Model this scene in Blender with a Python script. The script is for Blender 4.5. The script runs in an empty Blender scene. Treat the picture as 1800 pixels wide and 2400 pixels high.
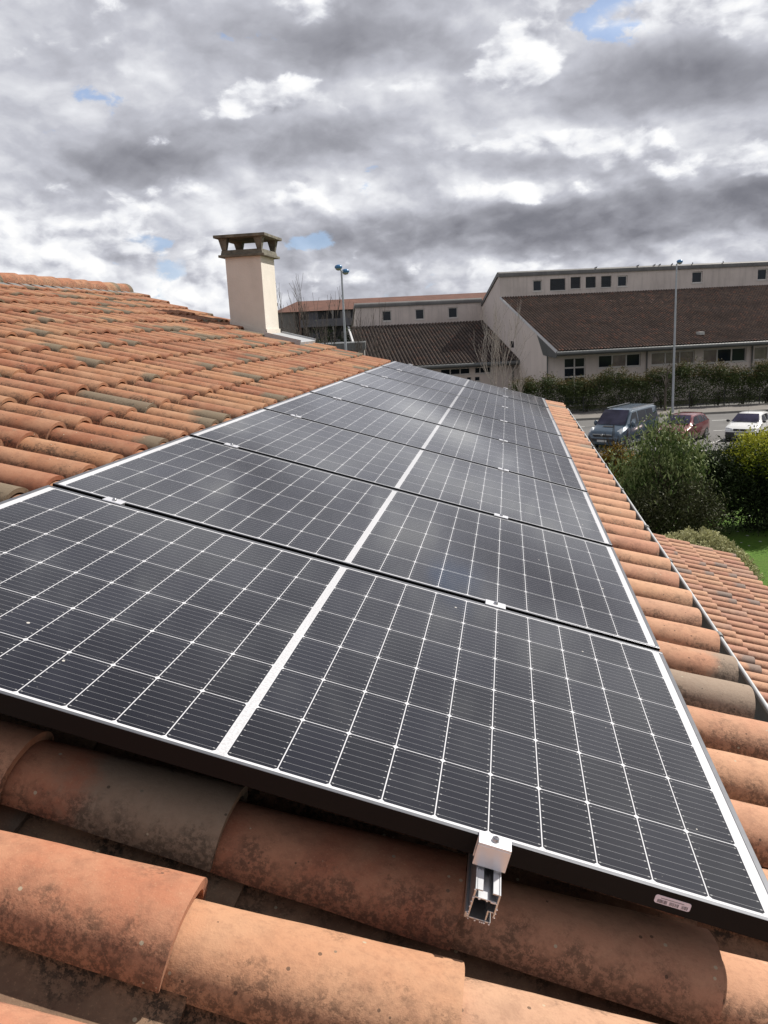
import bpy, math, random
import numpy as np
from mathutils import Matrix, Vector
random.seed(7); RNG = np.random.default_rng(7)
scn = bpy.context.scene
COL = scn.collection
R = math.radians

# ------------------------------------------------------------------ camera
cam_d = bpy.data.cameras.new("camera"); cam = bpy.data.objects.new("camera", cam_d); COL.objects.link(cam)
Rw = ((0.9883301392947373, 0.144853057967586, -0.047128837870604956),
      (-0.013698340592935565, -0.2236219642174062, -0.9745796902166948),
      (-0.15170989165680415, 0.9638520678586046, -0.219028080520405))
CAM = Vector((1.29627496, -1.10860002, 0.39415921))
m3 = Matrix(((Rw[0][0], -Rw[1][0], -Rw[2][0]), (Rw[0][1], -Rw[1][1], -Rw[2][1]), (Rw[0][2], -Rw[1][2], -Rw[2][2])))
cam.matrix_world = Matrix.Translation(CAM) @ m3.to_4x4()
cam_d.sensor_fit = 'VERTICAL'; cam_d.sensor_height = 24.0; cam_d.lens = 24.0 * 1940 / 2400
cam_d.clip_start = 0.05; cam_d.clip_end = 6000
scn.camera = cam
scn.render.resolution_x = 768; scn.render.resolution_y = 1024

# ------------------------------------------------------------------ exposure
scn.view_settings.view_transform = 'Standard'; scn.view_settings.look = 'None'
scn.view_settings.exposure = 0.4; scn.view_settings.gamma = 1.0

# ------------------------------------------------------------------ sun (from the right and beyond, about 45 degrees high)
SUN = Vector((0.53, 0.48, 0.70)).normalized()
sd = bpy.data.lights.new("sun", 'SUN'); sun = bpy.data.objects.new("sun", sd); COL.objects.link(sun)
sd.energy = 4.5; sd.angle = R(0.55); sd.color = (1.0, 0.95, 0.87)
sun.rotation_euler = SUN.to_track_quat('Z', 'Y').to_euler()

# ------------------------------------------------------------------ node helpers
class NT:
    def __init__(s, tree): s.t = tree; s.n = tree.nodes; s.l = tree.links
    def node(s, typ, **kw):
        n = s.n.new(typ)
        for k, v in kw.items(): setattr(n, k, v)
        return n
    def put(s, sock, v):
        if isinstance(v, bpy.types.NodeSocket): s.l.new(v, sock)
        elif v is not None:
            if isinstance(v, (tuple, list)) and sock.type == 'RGBA' and len(v) == 3: v = (*v, 1)
            sock.default_value = v
    def m(s, op, a, b=None, c=None, clamp=False):
        n = s.node('ShaderNodeMath', operation=op, use_clamp=clamp)
        s.put(n.inputs[0], a)
        if b is not None: s.put(n.inputs[1], b)
        if c is not None: s.put(n.inputs[2], c)
        return n.outputs[0]
    def ss(s, v, a, b):
        n = s.node('ShaderNodeMapRange', interpolation_type='SMOOTHSTEP')
        s.put(n.inputs['Value'], v); s.put(n.inputs['From Min'], a); s.put(n.inputs['From Max'], b)
        return n.outputs['Result']
    def mix(s, f, a, b, mode='MIX'):
        n = s.node('ShaderNodeMix', data_type='RGBA', blend_type=mode)
        s.put(n.inputs[0], f); s.put(n.inputs[6], a); s.put(n.inputs[7], b)
        return n.outputs[2]
    def noise(s, vec, scale, detail=4, rough=0.55, dist=0.0, dim='3D', out='Fac'):
        n = s.node('ShaderNodeTexNoise', noise_dimensions=dim)
        if vec is not None: s.l.new(vec, n.inputs['Vector'])
        n.inputs['Scale'].default_value = scale; n.inputs['Detail'].default_value = detail
        n.inputs['Roughness'].default_value = rough; n.inputs['Distortion'].default_value = dist
        return n.outputs[out]
    def ramp(s, f, stops, interp='LINEAR'):
        n = s.node('ShaderNodeValToRGB'); cr = n.color_ramp; cr.interpolation = interp
        while len(cr.elements) < len(stops): cr.elements.new(0.5)
        for e, (p, c) in zip(cr.elements, stops):
            e.position = p; e.color = (*c, 1) if len(c) == 3 else c
        s.put(n.inputs[0], f); return n.outputs[0]
    def sep(s, v):
        n = s.node('ShaderNodeSeparateXYZ'); s.l.new(v, n.inputs[0]); return n.outputs
    def comb(s, x, y, z=0.0):
        n = s.node('ShaderNodeCombineXYZ'); s.put(n.inputs[0], x); s.put(n.inputs[1], y); s.put(n.inputs[2], z); return n.outputs[0]

# ------------------------------------------------------------------ world: physical sky behind broken cloud
w = bpy.data.worlds.new("World"); scn.world = w; w.use_nodes = True
nt = NT(w.node_tree); nt.n.clear()
out = nt.node('ShaderNodeOutputWorld'); bg = nt.node('ShaderNodeBackground'); bg.inputs['Strength'].default_value = 0.1
sky = nt.node('ShaderNodeTexSky'); sky.sky_type = 'NISHITA'; sky.sun_disc = False
sky.sun_elevation = math.asin(SUN.z); sky.sun_rotation = math.atan2(SUN.x, SUN.y)
sky.air_density = 1.0; sky.dust_density = 0.6; sky.ozone_density = 1.5
tc = nt.node('ShaderNodeTexCoord'); D = tc.outputs['Generated']
x, y, z = nt.sep(D)
az = nt.m('ARCTAN2', x, y); el = nt.m('ARCSINE', z)
inv = nt.m('DIVIDE', 1.0, nt.m('ADD', nt.m('MAXIMUM', z, 0.0), 0.42))
pl = nt.comb(nt.m('MULTIPLY', x, inv), nt.m('MULTIPLY', y, inv), 0.35)
def vadd(a_, b_):
    n_ = nt.node('ShaderNodeVectorMath', operation='ADD'); nt.put(n_.inputs[0], a_); nt.put(n_.inputs[1], b_); return n_.outputs[0]
def vscale(a_, k_):
    n_ = nt.node('ShaderNodeVectorMath', operation='SCALE'); nt.put(n_.inputs[0], a_); n_.inputs['Scale'].default_value = k_; return n_.outputs[0]
def billow(v_, sc, det=3.0, ro=0.5):                         # rounded cauliflower heaps
    n_ = nt.node('ShaderNodeTexVoronoi', feature='F1'); nt.l.new(v_, n_.inputs['Vector']); n_.inputs['Scale'].default_value = sc
    n_.inputs['Detail'].default_value = det; n_.inputs['Roughness'].default_value = ro; n_.normalize = True
    return nt.m('SUBTRACT', 1.0, n_.outputs['Distance'])
warp = nt.noise(pl, 2.4, 4, 0.55, 0.0, out='Color')
pv = vadd(pl, vscale(warp, 0.32))
n1 = nt.noise(pv, 3.2, 6, 0.52, 0.0)
n2 = nt.noise(pv, 9.0, 6, 0.58, 0.0)
dv = nt.node('ShaderNodeVectorMath', operation='MULTIPLY'); nt.l.new(D, dv.inputs[0]); dv.inputs[1].default_value = (1, 1, 1.7)
dw = vadd(dv.outputs[0], vscale(nt.noise(dv.outputs[0], 11.0, 5, 0.6, 0.0, out='Color'), 0.05))
LIT = (0.010, 0.0, 0.016)
b3 = billow(dw, 13.0, 2.0, 0.55); b3b = billow(vadd(dw, LIT), 13.0, 2.0, 0.55)
n3 = nt.noise(dw, 9.0, 7, 0.51, 0.0); n3b = nt.noise(vadd(dw, LIT), 9.0, 7, 0.51, 0.0)
low = nt.ss(el, 0.24, 0.03)
n4 = nt.noise(dw, 26.0, 6, 0.6, 0.0)
def blobs(lst):
    acc = None
    for a0, e0, sa, se, amp in lst:
        g = nt.m('ADD', nt.m('POWER', nt.m('ABSOLUTE', nt.m('DIVIDE', nt.m('SUBTRACT', az, a0), sa)), 2.0),
                 nt.m('POWER', nt.m('ABSOLUTE', nt.m('DIVIDE', nt.m('SUBTRACT', el, e0), se)), 2.0))
        g = nt.m('MULTIPLY', nt.m('EXPONENT', nt.m('MULTIPLY', g, -0.6)), amp)
        acc = g if acc is None else nt.m('ADD', acc, g)
    return acc
darks = [(-0.288, 0.314, 0.13, 0.028, 0.2), (-0.132, 0.287, 0.08, 0.028, 0.28), (0.134, 0.233, 0.104, 0.036, 0.42), (0.218, 0.242, 0.06, 0.018, 0.3), (-0.373, 0.189, 0.052, 0.02, 0.28), (-0.256, 0.196, 0.05, 0.02, 0.2), (-0.15, 0.209, 0.075, 0.02, 0.2), (-0.008, 0.171, 0.08, 0.016, 0.28), (-0.043, 0.109, 0.21, 0.018, 0.42), (0.053, 0.087, 0.1, 0.015, 0.2), (0.24, 0.111, 0.06, 0.036, 0.28), (-0.485, 0.184, 0.06, 0.024, 0.15), (0.031, 0.264, 0.048, 0.04, -0.3), (0.245, 0.272, 0.032, 0.024, -0.4), (0.166, 0.294, 0.05, 0.012, -0.4), (-0.105, 0.257, 0.04, 0.012, -0.35), (-0.252, 0.242, 0.04, 0.016, -0.25), (0.053, 0.184, 0.09, 0.015, -0.45), (0.108, 0.166, 0.02, 0.012, -0.3), (0.02, 0.138, 0.045, 0.01, -0.3), (-0.518, 0.095, 0.06, 0.028, -0.45), (-0.339, 0.068, 0.03, 0.03, -0.5), (-0.513, 0.314, 0.04, 0.024, -0.1), (-0.222, 0.328, 0.032, 0.016, -0.3), (-0.379, 0.046, 0.04, 0.01, -0.3), (-0.019, 0.054, 0.04, 0.015, -0.3), (0.246, 0.148, 0.045, 0.016, -0.35), (-0.207, 0.142, 0.15, 0.015, -0.15)]
blues = [(0.106, 0.296, 0.03, 0.018, 0.8), (0.132, 0.31, 0.016, 0.008, 1.0), (-0.442, 0.25, 0.024, 0.008, 0.3), (-0.41, 0.102, 0.036, 0.009, 0.85), (-0.376, 0.074, 0.035, 0.012, 0.7), (-0.229, 0.097, 0.036, 0.009, 0.85), (-0.447, 0.134, 0.008, 0.01, 0.4)]
bp = blobs([b_ for b_ in darks if b_[4] > 0]); bn_ = blobs([b_ for b_ in darks if b_[4] < 0])
base = nt.m('ADD', 0.325, nt.m('ADD', nt.m('MULTIPLY', nt.m('SUBTRACT', n1, 0.5), 0.80), nt.m('MULTIPLY', nt.m('SUBTRACT', n2, 0.5), 0.28)))
base = nt.m('ADD', base, nt.m('MULTIPLY', nt.m('SUBTRACT', n3, 0.5), 0.42))
base = nt.m('ADD', base, nt.m('ADD', nt.m('MULTIPLY', bp, 0.95), nt.m('MULTIPLY', bn_, 0.62)))
relief = nt.m('ADD', nt.m('MULTIPLY', nt.m('SUBTRACT', b3b, b3), 0.9), nt.m('MULTIPLY', nt.m('SUBTRACT', n3b, n3), 1.5))
base = nt.m('ADD', base, nt.m('MULTIPLY', relief, nt.m('ADD', 0.45, nt.m('MULTIPLY', low, 0.5))))
# crisp sunlit heaps in front of the grey layer, mostly low and in the breaks
pm = nt.m('ADD', nt.m('ADD', nt.m('MULTIPLY', bn_, -0.75), nt.m('MULTIPLY', bp, -0.5)), nt.m('ADD', nt.m('MULTIPLY', b3, 0.5), nt.m('ADD', nt.m('MULTIPLY', n3, 0.75), nt.m('MULTIPLY', n4, 0.24))))
pmask = nt.ss(pm, 0.89, 1.0)
puff = nt.m('ADD', nt.m('ADD', 0.17, nt.m('MULTIPLY', relief, 1.7)), nt.m('MULTIPLY', nt.m('SUBTRACT', 0.5, n3), 0.5))
mxp = nt.node('ShaderNodeMix', data_type='FLOAT'); nt.put(mxp.inputs[0], nt.m('MULTIPLY', pmask, 0.72)); nt.put(mxp.inputs[2], base); nt.put(mxp.inputs[3], puff)
dark = mxp.outputs[0]
# darker cloud added overhead, out of view, to dim ambient light and panel reflections
dark = nt.m('ADD', dark, nt.m('ADD', nt.m('MULTIPLY', nt.ss(el, 0.40, 0.75), 0.30), nt.m('MULTIPLY', nt.ss(y, 0.2, -0.3), 0.0)))
# cloud brightness (values are 10x: Background strength is 0.1)
cc = nt.ramp(dark, [(0.0, (1, 1, 1)), (0.14, (0.87, 0.88, 0.915)), (0.36, (0.55, 0.56, 0.62)), (0.56, (0.36, 0.365, 0.41)), (0.80, (0.225, 0.228, 0.262)), (1.0, (0.165, 0.17, 0.20))])
cs = nt.mix(1.0, cc, (7.6, 7.6, 7.6), 'MULTIPLY')
bl = nt.m('ADD', nt.m('MULTIPLY', blobs(blues), 1.7), nt.m('ADD', nt.m('MULTIPLY', nt.m('SUBTRACT', n4, 0.5), -3.4), nt.m('MULTIPLY', nt.m('SUBTRACT', n3, 0.5), -2.2)))
bmask = nt.m('MULTIPLY', nt.m('MULTIPLY', nt.ss(bl, 0.68, 1.2), 0.66), nt.m('MULTIPLY', nt.ss(el, 0.46, 0.36), nt.m('SUBTRACT', 1.0, pmask)))
blue = nt.mix(0.55, nt.mix(1.0, sky.outputs[0], (1.0, 1.0, 1.0), 'MULTIPLY'), (1.9, 3.3, 6.3))
fin = nt.mix(bmask, cs, blue)
below = nt.ss(z, 0.0, -0.03)
fin = nt.mix(below, fin, (2.2, 2.1, 1.9))
nt.l.new(fin, bg.inputs['Color']); nt.l.new(bg.outputs[0], out.inputs[0])
w.cycles.sampling_method = 'MANUAL'; w.cycles.sample_map_resolution = 512

# ------------------------------------------------------------------ materials
def material(name):
    m = bpy.data.materials.new(name); m.use_nodes = True
    t = NT(m.node_tree); b = t.n['Principled BSDF']; return m, t, b
def simple(name, col, rough=0.6, metal=0.0, var=0.15, scale=4.0, bump=0.0, coat=0.0, spec=0.5, streak=0.0):
    m, t, b = material(name)
    tc = t.node('ShaderNodeTexCoord'); v = tc.outputs['Object']
    n = t.noise(v, scale, 5, 0.6)
    lo = tuple(c * (1 - var) for c in col); hi = tuple(min(1, c * (1 + var)) for c in col)
    c = t.ramp(n, [(0.3, lo), (0.7, hi)])
    if streak:
        mp = t.node('ShaderNodeMapping'); t.l.new(v, mp.inputs[0]); mp.inputs['Scale'].default_value = (2.2, 2.2, 0.18)
        s = t.noise(mp.outputs[0], 1.5, 5, 0.65)
        c = t.mix(t.m('MULTIPLY', t.ss(s, 0.45, 0.72), streak), c, tuple(k * 0.45 for k in col))
    t.l.new(c, b.inputs['Base Color'])
    b.inputs['Roughness'].default_value = rough; b.inputs['Metallic'].default_value = metal
    b.inputs['Coat Weight'].default_value = coat; b.inputs['Coat Roughness'].default_value = 0.04
    b.inputs['Specular IOR Level'].default_value = spec
    if bump:
        bn = t.node('ShaderNodeBump'); bn.inputs['Strength'].default_value = bump; bn.inputs['Distance'].default_value = 0.01
        t.l.new(t.noise(v, scale * 12, 4, 0.7), bn.inputs['Height']); t.l.new(bn.outputs[0], b.inputs['Normal'])
    return m

def tile_material(name, stops, grey, lichen=0.6, speck=1.0, gscale=1.0):
    """canal tile clay; attribute 'tv' = (random 1, grey end amount, along 0..1, around 0..1 towards the near side)"""
    m, t, b = material(name)
    at = t.node('ShaderNodeAttribute', attribute_name='tv'); r1, gr, al = t.sep(at.outputs['Vector'])
    ar = at.outputs['Alpha']
    tc = t.node('ShaderNodeTexCoord'); v = tc.outputs['Object']
    off = t.node('ShaderNodeVectorMath', operation='ADD'); t.l.new(v, off.inputs[0])
    t.l.new(t.comb(t.m('MULTIPLY', r1, 37.0), t.m('MULTIPLY', gr, 19.0), 0.0), off.inputs[1]); vv = off.outputs[0]
    base = t.ramp(r1, stops)
    big = t.noise(vv, 7.0 * gscale, 5, 0.6); fine = t.noise(vv, 60.0 * gscale, 5, 0.7); gr_n = t.noise(vv, 260.0 * gscale, 3, 0.7)
    c = t.mix(t.m('MULTIPLY', t.ss(big, 0.36, 0.66), 0.7), base, t.mix(0.4, base, (0.50, 0.33, 0.21)))
    c = t.mix(t.m('MULTIPLY', t.ss(t.noise(vv, 17.0 * gscale, 6, 0.7), 0.48, 0.66), 0.45), c, t.mix(0.5, c, (0.11, 0.06, 0.045)))
    c = t.mix(t.m('MULTIPLY', t.ss(fine, 0.45, 0.7), 0.45), c, t.mix(0.5, c, (0.14, 0.065, 0.045)))
    c = t.mix(t.m('MULTIPLY', t.ss(gr_n, 0.55, 0.72), 0.35), c, (0.50, 0.30, 0.18))
    # grey weathered lower end
    ge = t.m('SUBTRACT', t.m('ADD', t.m('MULTIPLY', gr, 1.55), t.m('MULTIPLY', t.m('SUBTRACT', big, 0.5), 0.5)), t.m('ADD', al, 0.62))
    c = t.mix(t.m('MULTIPLY', t.ss(ge, -0.03, 0.12), 0.86), c, t.mix(fine, grey, tuple(k * 1.7 for k in grey)))
    # dark growth on the side facing the trough, and specks everywhere
    side = t.m('ABSOLUTE', t.m('SUBTRACT', ar, 0.5))
    lic = t.m('ADD', t.m('MULTIPLY', side, 0.75), t.m('MULTIPLY', t.noise(vv, 11.0 * gscale, 6, 0.72), 1.0))
    fl = t.m('MULTIPLY', t.ss(lic, 0.61, 0.83), t.ss(t.noise(vv, 95.0 * gscale, 5, 0.8), 0.42, 0.56))
    c = t.mix(t.m('MULTIPLY', fl, lichen), c, (0.032, 0.028, 0.022))
    sp = t.node('ShaderNodeTexVoronoi'); t.l.new(vv, sp.inputs['Vector']); sp.inputs['Scale'].default_value = 55.0 * gscale
    hit = t.m('MULTIPLY', t.m('LESS_THAN', sp.outputs['Distance'], 0.16), t.m('GREATER_THAN', t.sep(sp.outputs['Color'])[0], 0.82))
    c = t.mix(t.m('MULTIPLY', hit, 0.7 * speck), c, t.ramp(t.sep(sp.outputs['Color'])[1], [(0.0, (0.05, 0.04, 0.03)), (0.55, (0.06, 0.045, 0.035)), (0.6, (0.42, 0.40, 0.30)), (1.0, (0.48, 0.42, 0.30))]))
    sp2 = t.node('ShaderNodeTexVoronoi'); t.l.new(vv, sp2.inputs['Vector']); sp2.inputs['Scale'].default_value = 13.0 * gscale
    rad = t.m('ADD', 0.11, t.m('MULTIPLY', t.m('SUBTRACT', fine, 0.5), 0.25))
    hit2 = t.m('MULTIPLY', t.m('LESS_THAN', sp2.outputs['Distance'], rad), t.m('GREATER_THAN', t.sep(sp2.outputs['Color'])[0], 0.86))
    c = t.mix(t.m('MULTIPLY', hit2, 0.6 * speck), c, (0.17, 0.15, 0.10))
    t.l.new(c, b.inputs['Base Color']); b.inputs['Roughness'].default_value = 0.88; b.inputs['Specular IOR Level'].default_value = 0.25
    bn = t.node('ShaderNodeBump'); bn.inputs['Strength'].default_value = 0.5; bn.inputs['Distance'].default_value = 0.0022
    t.l.new(t.m('ADD', t.m('MULTIPLY', fine, 1.0), t.m('MULTIPLY', gr_n, 0.5)), bn.inputs['Height']); t.l.new(bn.outputs[0], b.inputs['Normal'])
    return m
M = {}
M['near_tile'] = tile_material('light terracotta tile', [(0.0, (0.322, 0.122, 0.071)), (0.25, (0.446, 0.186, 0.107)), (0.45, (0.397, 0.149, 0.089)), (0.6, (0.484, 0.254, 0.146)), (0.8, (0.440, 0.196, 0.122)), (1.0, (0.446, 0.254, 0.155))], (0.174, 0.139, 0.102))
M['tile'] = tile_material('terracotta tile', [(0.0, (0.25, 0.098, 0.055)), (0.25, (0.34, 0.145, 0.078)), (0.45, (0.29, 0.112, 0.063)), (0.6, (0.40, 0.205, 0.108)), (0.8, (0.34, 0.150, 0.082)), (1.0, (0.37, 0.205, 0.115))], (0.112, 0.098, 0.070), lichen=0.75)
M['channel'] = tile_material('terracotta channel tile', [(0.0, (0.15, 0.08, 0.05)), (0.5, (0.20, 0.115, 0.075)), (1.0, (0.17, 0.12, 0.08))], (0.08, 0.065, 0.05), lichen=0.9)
M['sunlit_eave_tile'] = tile_material('paler terracotta tile', [(0.0, (0.42, 0.20, 0.125)), (0.3, (0.50, 0.26, 0.165)), (0.6, (0.55, 0.31, 0.19)), (0.8, (0.46, 0.22, 0.145)), (1.0, (0.52, 0.32, 0.21))], (0.20, 0.165, 0.13), lichen=0.6)  # eave courses: brighter sunlight put into the clay colour as a paler tint
M['annex_tile'] = tile_material('pink terracotta tile', [(0.0, (0.37, 0.18, 0.125)), (0.3, (0.46, 0.245, 0.165)), (0.6, (0.52, 0.30, 0.195)), (0.8, (0.43, 0.215, 0.155)), (1.0, (0.40, 0.25, 0.19))], (0.16, 0.13, 0.115), lichen=0.5)
M['frame'] = simple('black anodised frame', (0.006, 0.006, 0.007), 0.5, 0.0, 0.1, 20, spec=0.15)
M['frame_lip'] = simple('grey frame lip', (0.16, 0.165, 0.18), 0.35, 0.6, 0.1, 30)
M['alu'] = simple('milled aluminium', (0.80, 0.80, 0.83), 0.32, 0.55, 0.04, 30)
M['rail'] = simple('extruded aluminium', (0.55, 0.56, 0.58), 0.3, 0.85, 0.1, 30)
M['steel'] = simple('steel bolt', (0.42, 0.42, 0.44), 0.25, 0.95, 0.08, 60)
M['zinc'] = simple('zinc sheet', (0.42, 0.43, 0.44), 0.5, 0.4, 0.12, 6)
M['gutter'] = simple('grey gutter', (0.20, 0.205, 0.20), 0.55, 0.25, 0.2, 5)
M['render_cream'] = simple('cream chimney render', (0.66, 0.61, 0.545), 0.9, 0, 0.05, 5, bump=0.4, streak=0.10)
M['concrete'] = simple('weathered concrete', (0.14, 0.128, 0.10), 0.95, 0, 0.5, 9, bump=0.6)
M['wall'] = simple('house render', (0.55, 0.46, 0.38), 0.9, 0, 0.08, 2)
M['b_wall'] = simple('pinkish render', (0.68, 0.595, 0.545), 0.92, 0, 0.07, 0.5, streak=0.13)
M['b_wall2'] = simple('weathered pinkish render', (0.61, 0.535, 0.49), 0.92, 0, 0.12, 0.5, streak=0.28)
M['b_metal'] = simple('grey metal fascia', (0.125, 0.13, 0.128), 0.5, 0.3, 0.12, 1.0, streak=0.3)
M['b_band'] = simple('grey rounded roof edge', (0.15, 0.145, 0.14), 0.6, 0.2, 0.2, 0.8, streak=0.4)
M['white_trim'] = simple('white trim', (0.62, 0.62, 0.62), 0.5, 0, 0.05, 3)
M['win_frame'] = simple('window frame', (0.60, 0.57, 0.54), 0.5, 0, 0.05, 3)
M['louvre'] = simple('dark louvre', (0.025, 0.03, 0.04), 0.5, 0, 0.2, 3)
M['glass'] = simple('window glass', (0.014, 0.020, 0.028), 0.1, 0, 0.3, 0.6, spec=0.25)
M['curtain'] = simple('pale blind behind glass', (0.20, 0.16, 0.14), 0.25, 0, 0.35, 1.3, coat=0.6)
M['asphalt'] = simple('asphalt', (0.118, 0.114, 0.110), 0.92, 0, 0.16, 0.6, bump=0.4)
M['pavement'] = simple('pavement', (0.17, 0.155, 0.14), 0.92, 0, 0.15, 1.2, bump=0.3)
M['kerb'] = simple('kerb stone', (0.22, 0.21, 0.19), 0.9, 0, 0.2, 3)
M['paint'] = simple('road paint', (0.50, 0.50, 0.48), 0.8, 0, 0.2, 9)
M['pole'] = simple('galvanised pole', (0.36, 0.38, 0.41), 0.45, 0.4, 0.15, 2)
M['blue'] = simple('blue lamp housing', (0.045, 0.17, 0.36), 0.3, 0, 0.1, 3, coat=0.5)
M['lens'] = simple('lamp lens', (0.30, 0.30, 0.22), 0.2, 0, 0.1, 3)
M['bark'] = simple('bark', (0.085, 0.070, 0.058), 0.95, 0, 0.3, 6)
M['bark_pale'] = simple('pale bark', (0.36, 0.32, 0.28), 0.95, 0, 0.3, 6)
M['apt_roof'] = simple('orange tile roof', (0.125, 0.052, 0.034), 0.9, 0, 0.25, 0.7)
M['apt_wall'] = simple('grey apartment wall', (0.20, 0.19, 0.18), 0.9, 0, 0.15, 0.4, streak=0.3)
M['apt_dark'] = simple('dark apartment recess', (0.035, 0.036, 0.038), 0.7, 0, 0.3, 0.5)
M['apt_slab'] = simple('balcony slab', (0.115, 0.115, 0.13), 0.8, 0, 0.12, 0.6)
M['apt_brick'] = simple('reddish panel', (0.13, 0.06, 0.045), 0.9, 0, 0.12, 0.6)
M['ac'] = simple('air conditioner casing', (0.42, 0.42, 0.40), 0.5, 0, 0.05, 3)
M['tyre'] = simple('tyre rubber', (0.02, 0.02, 0.02), 0.8, 0, 0.1, 6)
M['rim'] = simple('alloy rim', (0.40, 0.41, 0.42), 0.3, 0.7, 0.05, 6)
M['plastic'] = simple('black bumper plastic', (0.03, 0.03, 0.033), 0.6, 0, 0.1, 4)
M['car_glass'] = simple('car glass', (0.008, 0.010, 0.014), 0.08, 0, 0.2, 1, spec=0.22)
M['windscreen'] = simple('windscreen glass', (0.035, 0.032, 0.06), 0.04, 0, 0.5, 1.5, spec=0.45)
M['headlight'] = simple('headlight', (0.72, 0.74, 0.75), 0.15, 0.0, 0.1, 8, coat=1.0)
M['plate'] = simple('number plate', (0.55, 0.55, 0.53), 0.4, 0, 0.05, 8)
M['bird'] = simple('pigeon feathers', (0.05, 0.05, 0.06), 0.8, 0, 0.3, 30)
M['ink'] = simple('ink', (0.05, 0.045, 0.06), 0.7, 0, 0.1, 30)
M['sticker'] = simple('white label', (0.74, 0.68, 0.78), 0.5, 0, 0.03, 30)
def paint(name, col): return simple(name, col, 0.35, 0.25, 0.04, 1.0, coat=1.0)
M['van'] = paint('blue grey van paint', (0.045, 0.078, 0.115))
M['red'] = paint('dark red car paint', (0.14, 0.010, 0.013))
M['white'] = simple('white car paint', (0.78, 0.78, 0.76), 0.3, 0, 0.02, 1, coat=1.0)
M['darkcar'] = paint('dark grey car paint', (0.05, 0.055, 0.065))

def roof_mat(name, row_scale, tint, course=0.36):
    """far dark tile roof: attribute-free variation per tile from object coordinates"""
    m, t, b = material(name)
    tc = t.node('ShaderNodeTexCoord'); X, Y, Z = t.sep(tc.outputs['Object'])
    cx = t.m('FLOOR', t.m('DIVIDE', X, row_scale)); cy = t.m('FLOOR', t.m('DIVIDE', Y, course))
    wn = t.node('ShaderNodeTexWhiteNoise', noise_dimensions='2D'); t.l.new(t.comb(cx, cy), wn.inputs['Vector'])
    big = t.noise(tc.outputs['Object'], 0.35, 5, 0.65)
    c = t.ramp(wn.outputs['Value'], [(0.0, tuple(k * 0.75 for k in tint)), (0.5, tint), (0.9, (tint[0] * 1.25, tint[1] * 1.15, tint[2] * 1.05)), (1.0, (tint[0] * 1.7, tint[1] * 1.2, tint[2] * 1.05))])
    c = t.mix(t.m('MULTIPLY', t.ss(big, 0.4, 0.7), 0.5), c, tuple(k * 0.5 for k in tint))
    fr = t.m('ABSOLUTE', t.m('SUBTRACT', t.m('FRACT', t.m('DIVIDE', X, row_scale)), 0.5))      # shade in the valleys between the covers, painted into the colour
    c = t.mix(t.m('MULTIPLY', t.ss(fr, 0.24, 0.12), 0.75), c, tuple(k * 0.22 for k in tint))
    t.l.new(c, b.inputs['Base Color']); b.inputs['Roughness'].default_value = 0.95; b.inputs['Specular IOR Level'].default_value = 0.1
    return m
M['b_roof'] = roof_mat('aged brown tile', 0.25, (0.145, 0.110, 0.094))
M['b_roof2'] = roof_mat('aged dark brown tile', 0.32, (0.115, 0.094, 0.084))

def leaf_mat(name, dark, light, tip=None):
    m, t, b = material(name)
    at = t.node('ShaderNodeAttribute', attribute_name='tv'); r1, r2, r3 = t.sep(at.outputs['Vector'])
    c = t.ramp(r1, [(0.0, dark), (0.6, tuple((a + d) / 2 for a, d in zip(dark, light))), (1.0, light)])
    if tip: c = t.mix(t.ss(r2, 0.5, 0.62), c, t.mix(r1, tip, tuple(k * 0.6 for k in tip)))
    t.l.new(c, b.inputs['Base Color']); b.inputs['Roughness'].default_value = 0.6; b.inputs['Specular IOR Level'].default_value = 0.15
    tr = t.node('ShaderNodeBsdfTranslucent'); t.l.new(c, tr.inputs['Color'])
    ms = t.node('ShaderNodeMixShader'); ms.inputs[0].default_value = 0.15
    t.l.new(b.outputs[0], ms.inputs[1]); t.l.new(tr.outputs[0], ms.inputs[2])
    t.l.new(ms.outputs[0], t.n['Material Output'].inputs[0]); return m
M['leaf_hedge'] = leaf_mat('photinia leaves', (0.028, 0.045, 0.016), (0.11, 0.135, 0.048), (0.15, 0.12, 0.05))
M['leaf_ole'] = leaf_mat('oleander leaves', (0.026, 0.05, 0.014), (0.13, 0.19, 0.055), (0.28, 0.33, 0.14))
M['leaf_dark'] = leaf_mat('dark evergreen leaves', (0.010, 0.018, 0.007), (0.045, 0.062, 0.022))
M['leaf_olive'] = leaf_mat('brown green leaves', (0.022, 0.028, 0.012), (0.085, 0.085, 0.038))
M['leaf_yellow'] = leaf_mat('yellow green leaves', (0.09, 0.14, 0.015), (0.34, 0.40, 0.045), (0.50, 0.50, 0.05))
M['leaf_pale'] = leaf_mat('variegated pale leaves', (0.13, 0.15, 0.05), (0.42, 0.43, 0.19), (0.50, 0.49, 0.26))
M['leaf_forsythia'] = leaf_mat('bare twigs with yellow flowers', (0.035, 0.025, 0.012), (0.09, 0.065, 0.028), (0.34, 0.21, 0.015))
M['stem'] = simple('shrub stems', (0.05, 0.038, 0.025), 0.95, 0, 0.2, 6)

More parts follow.
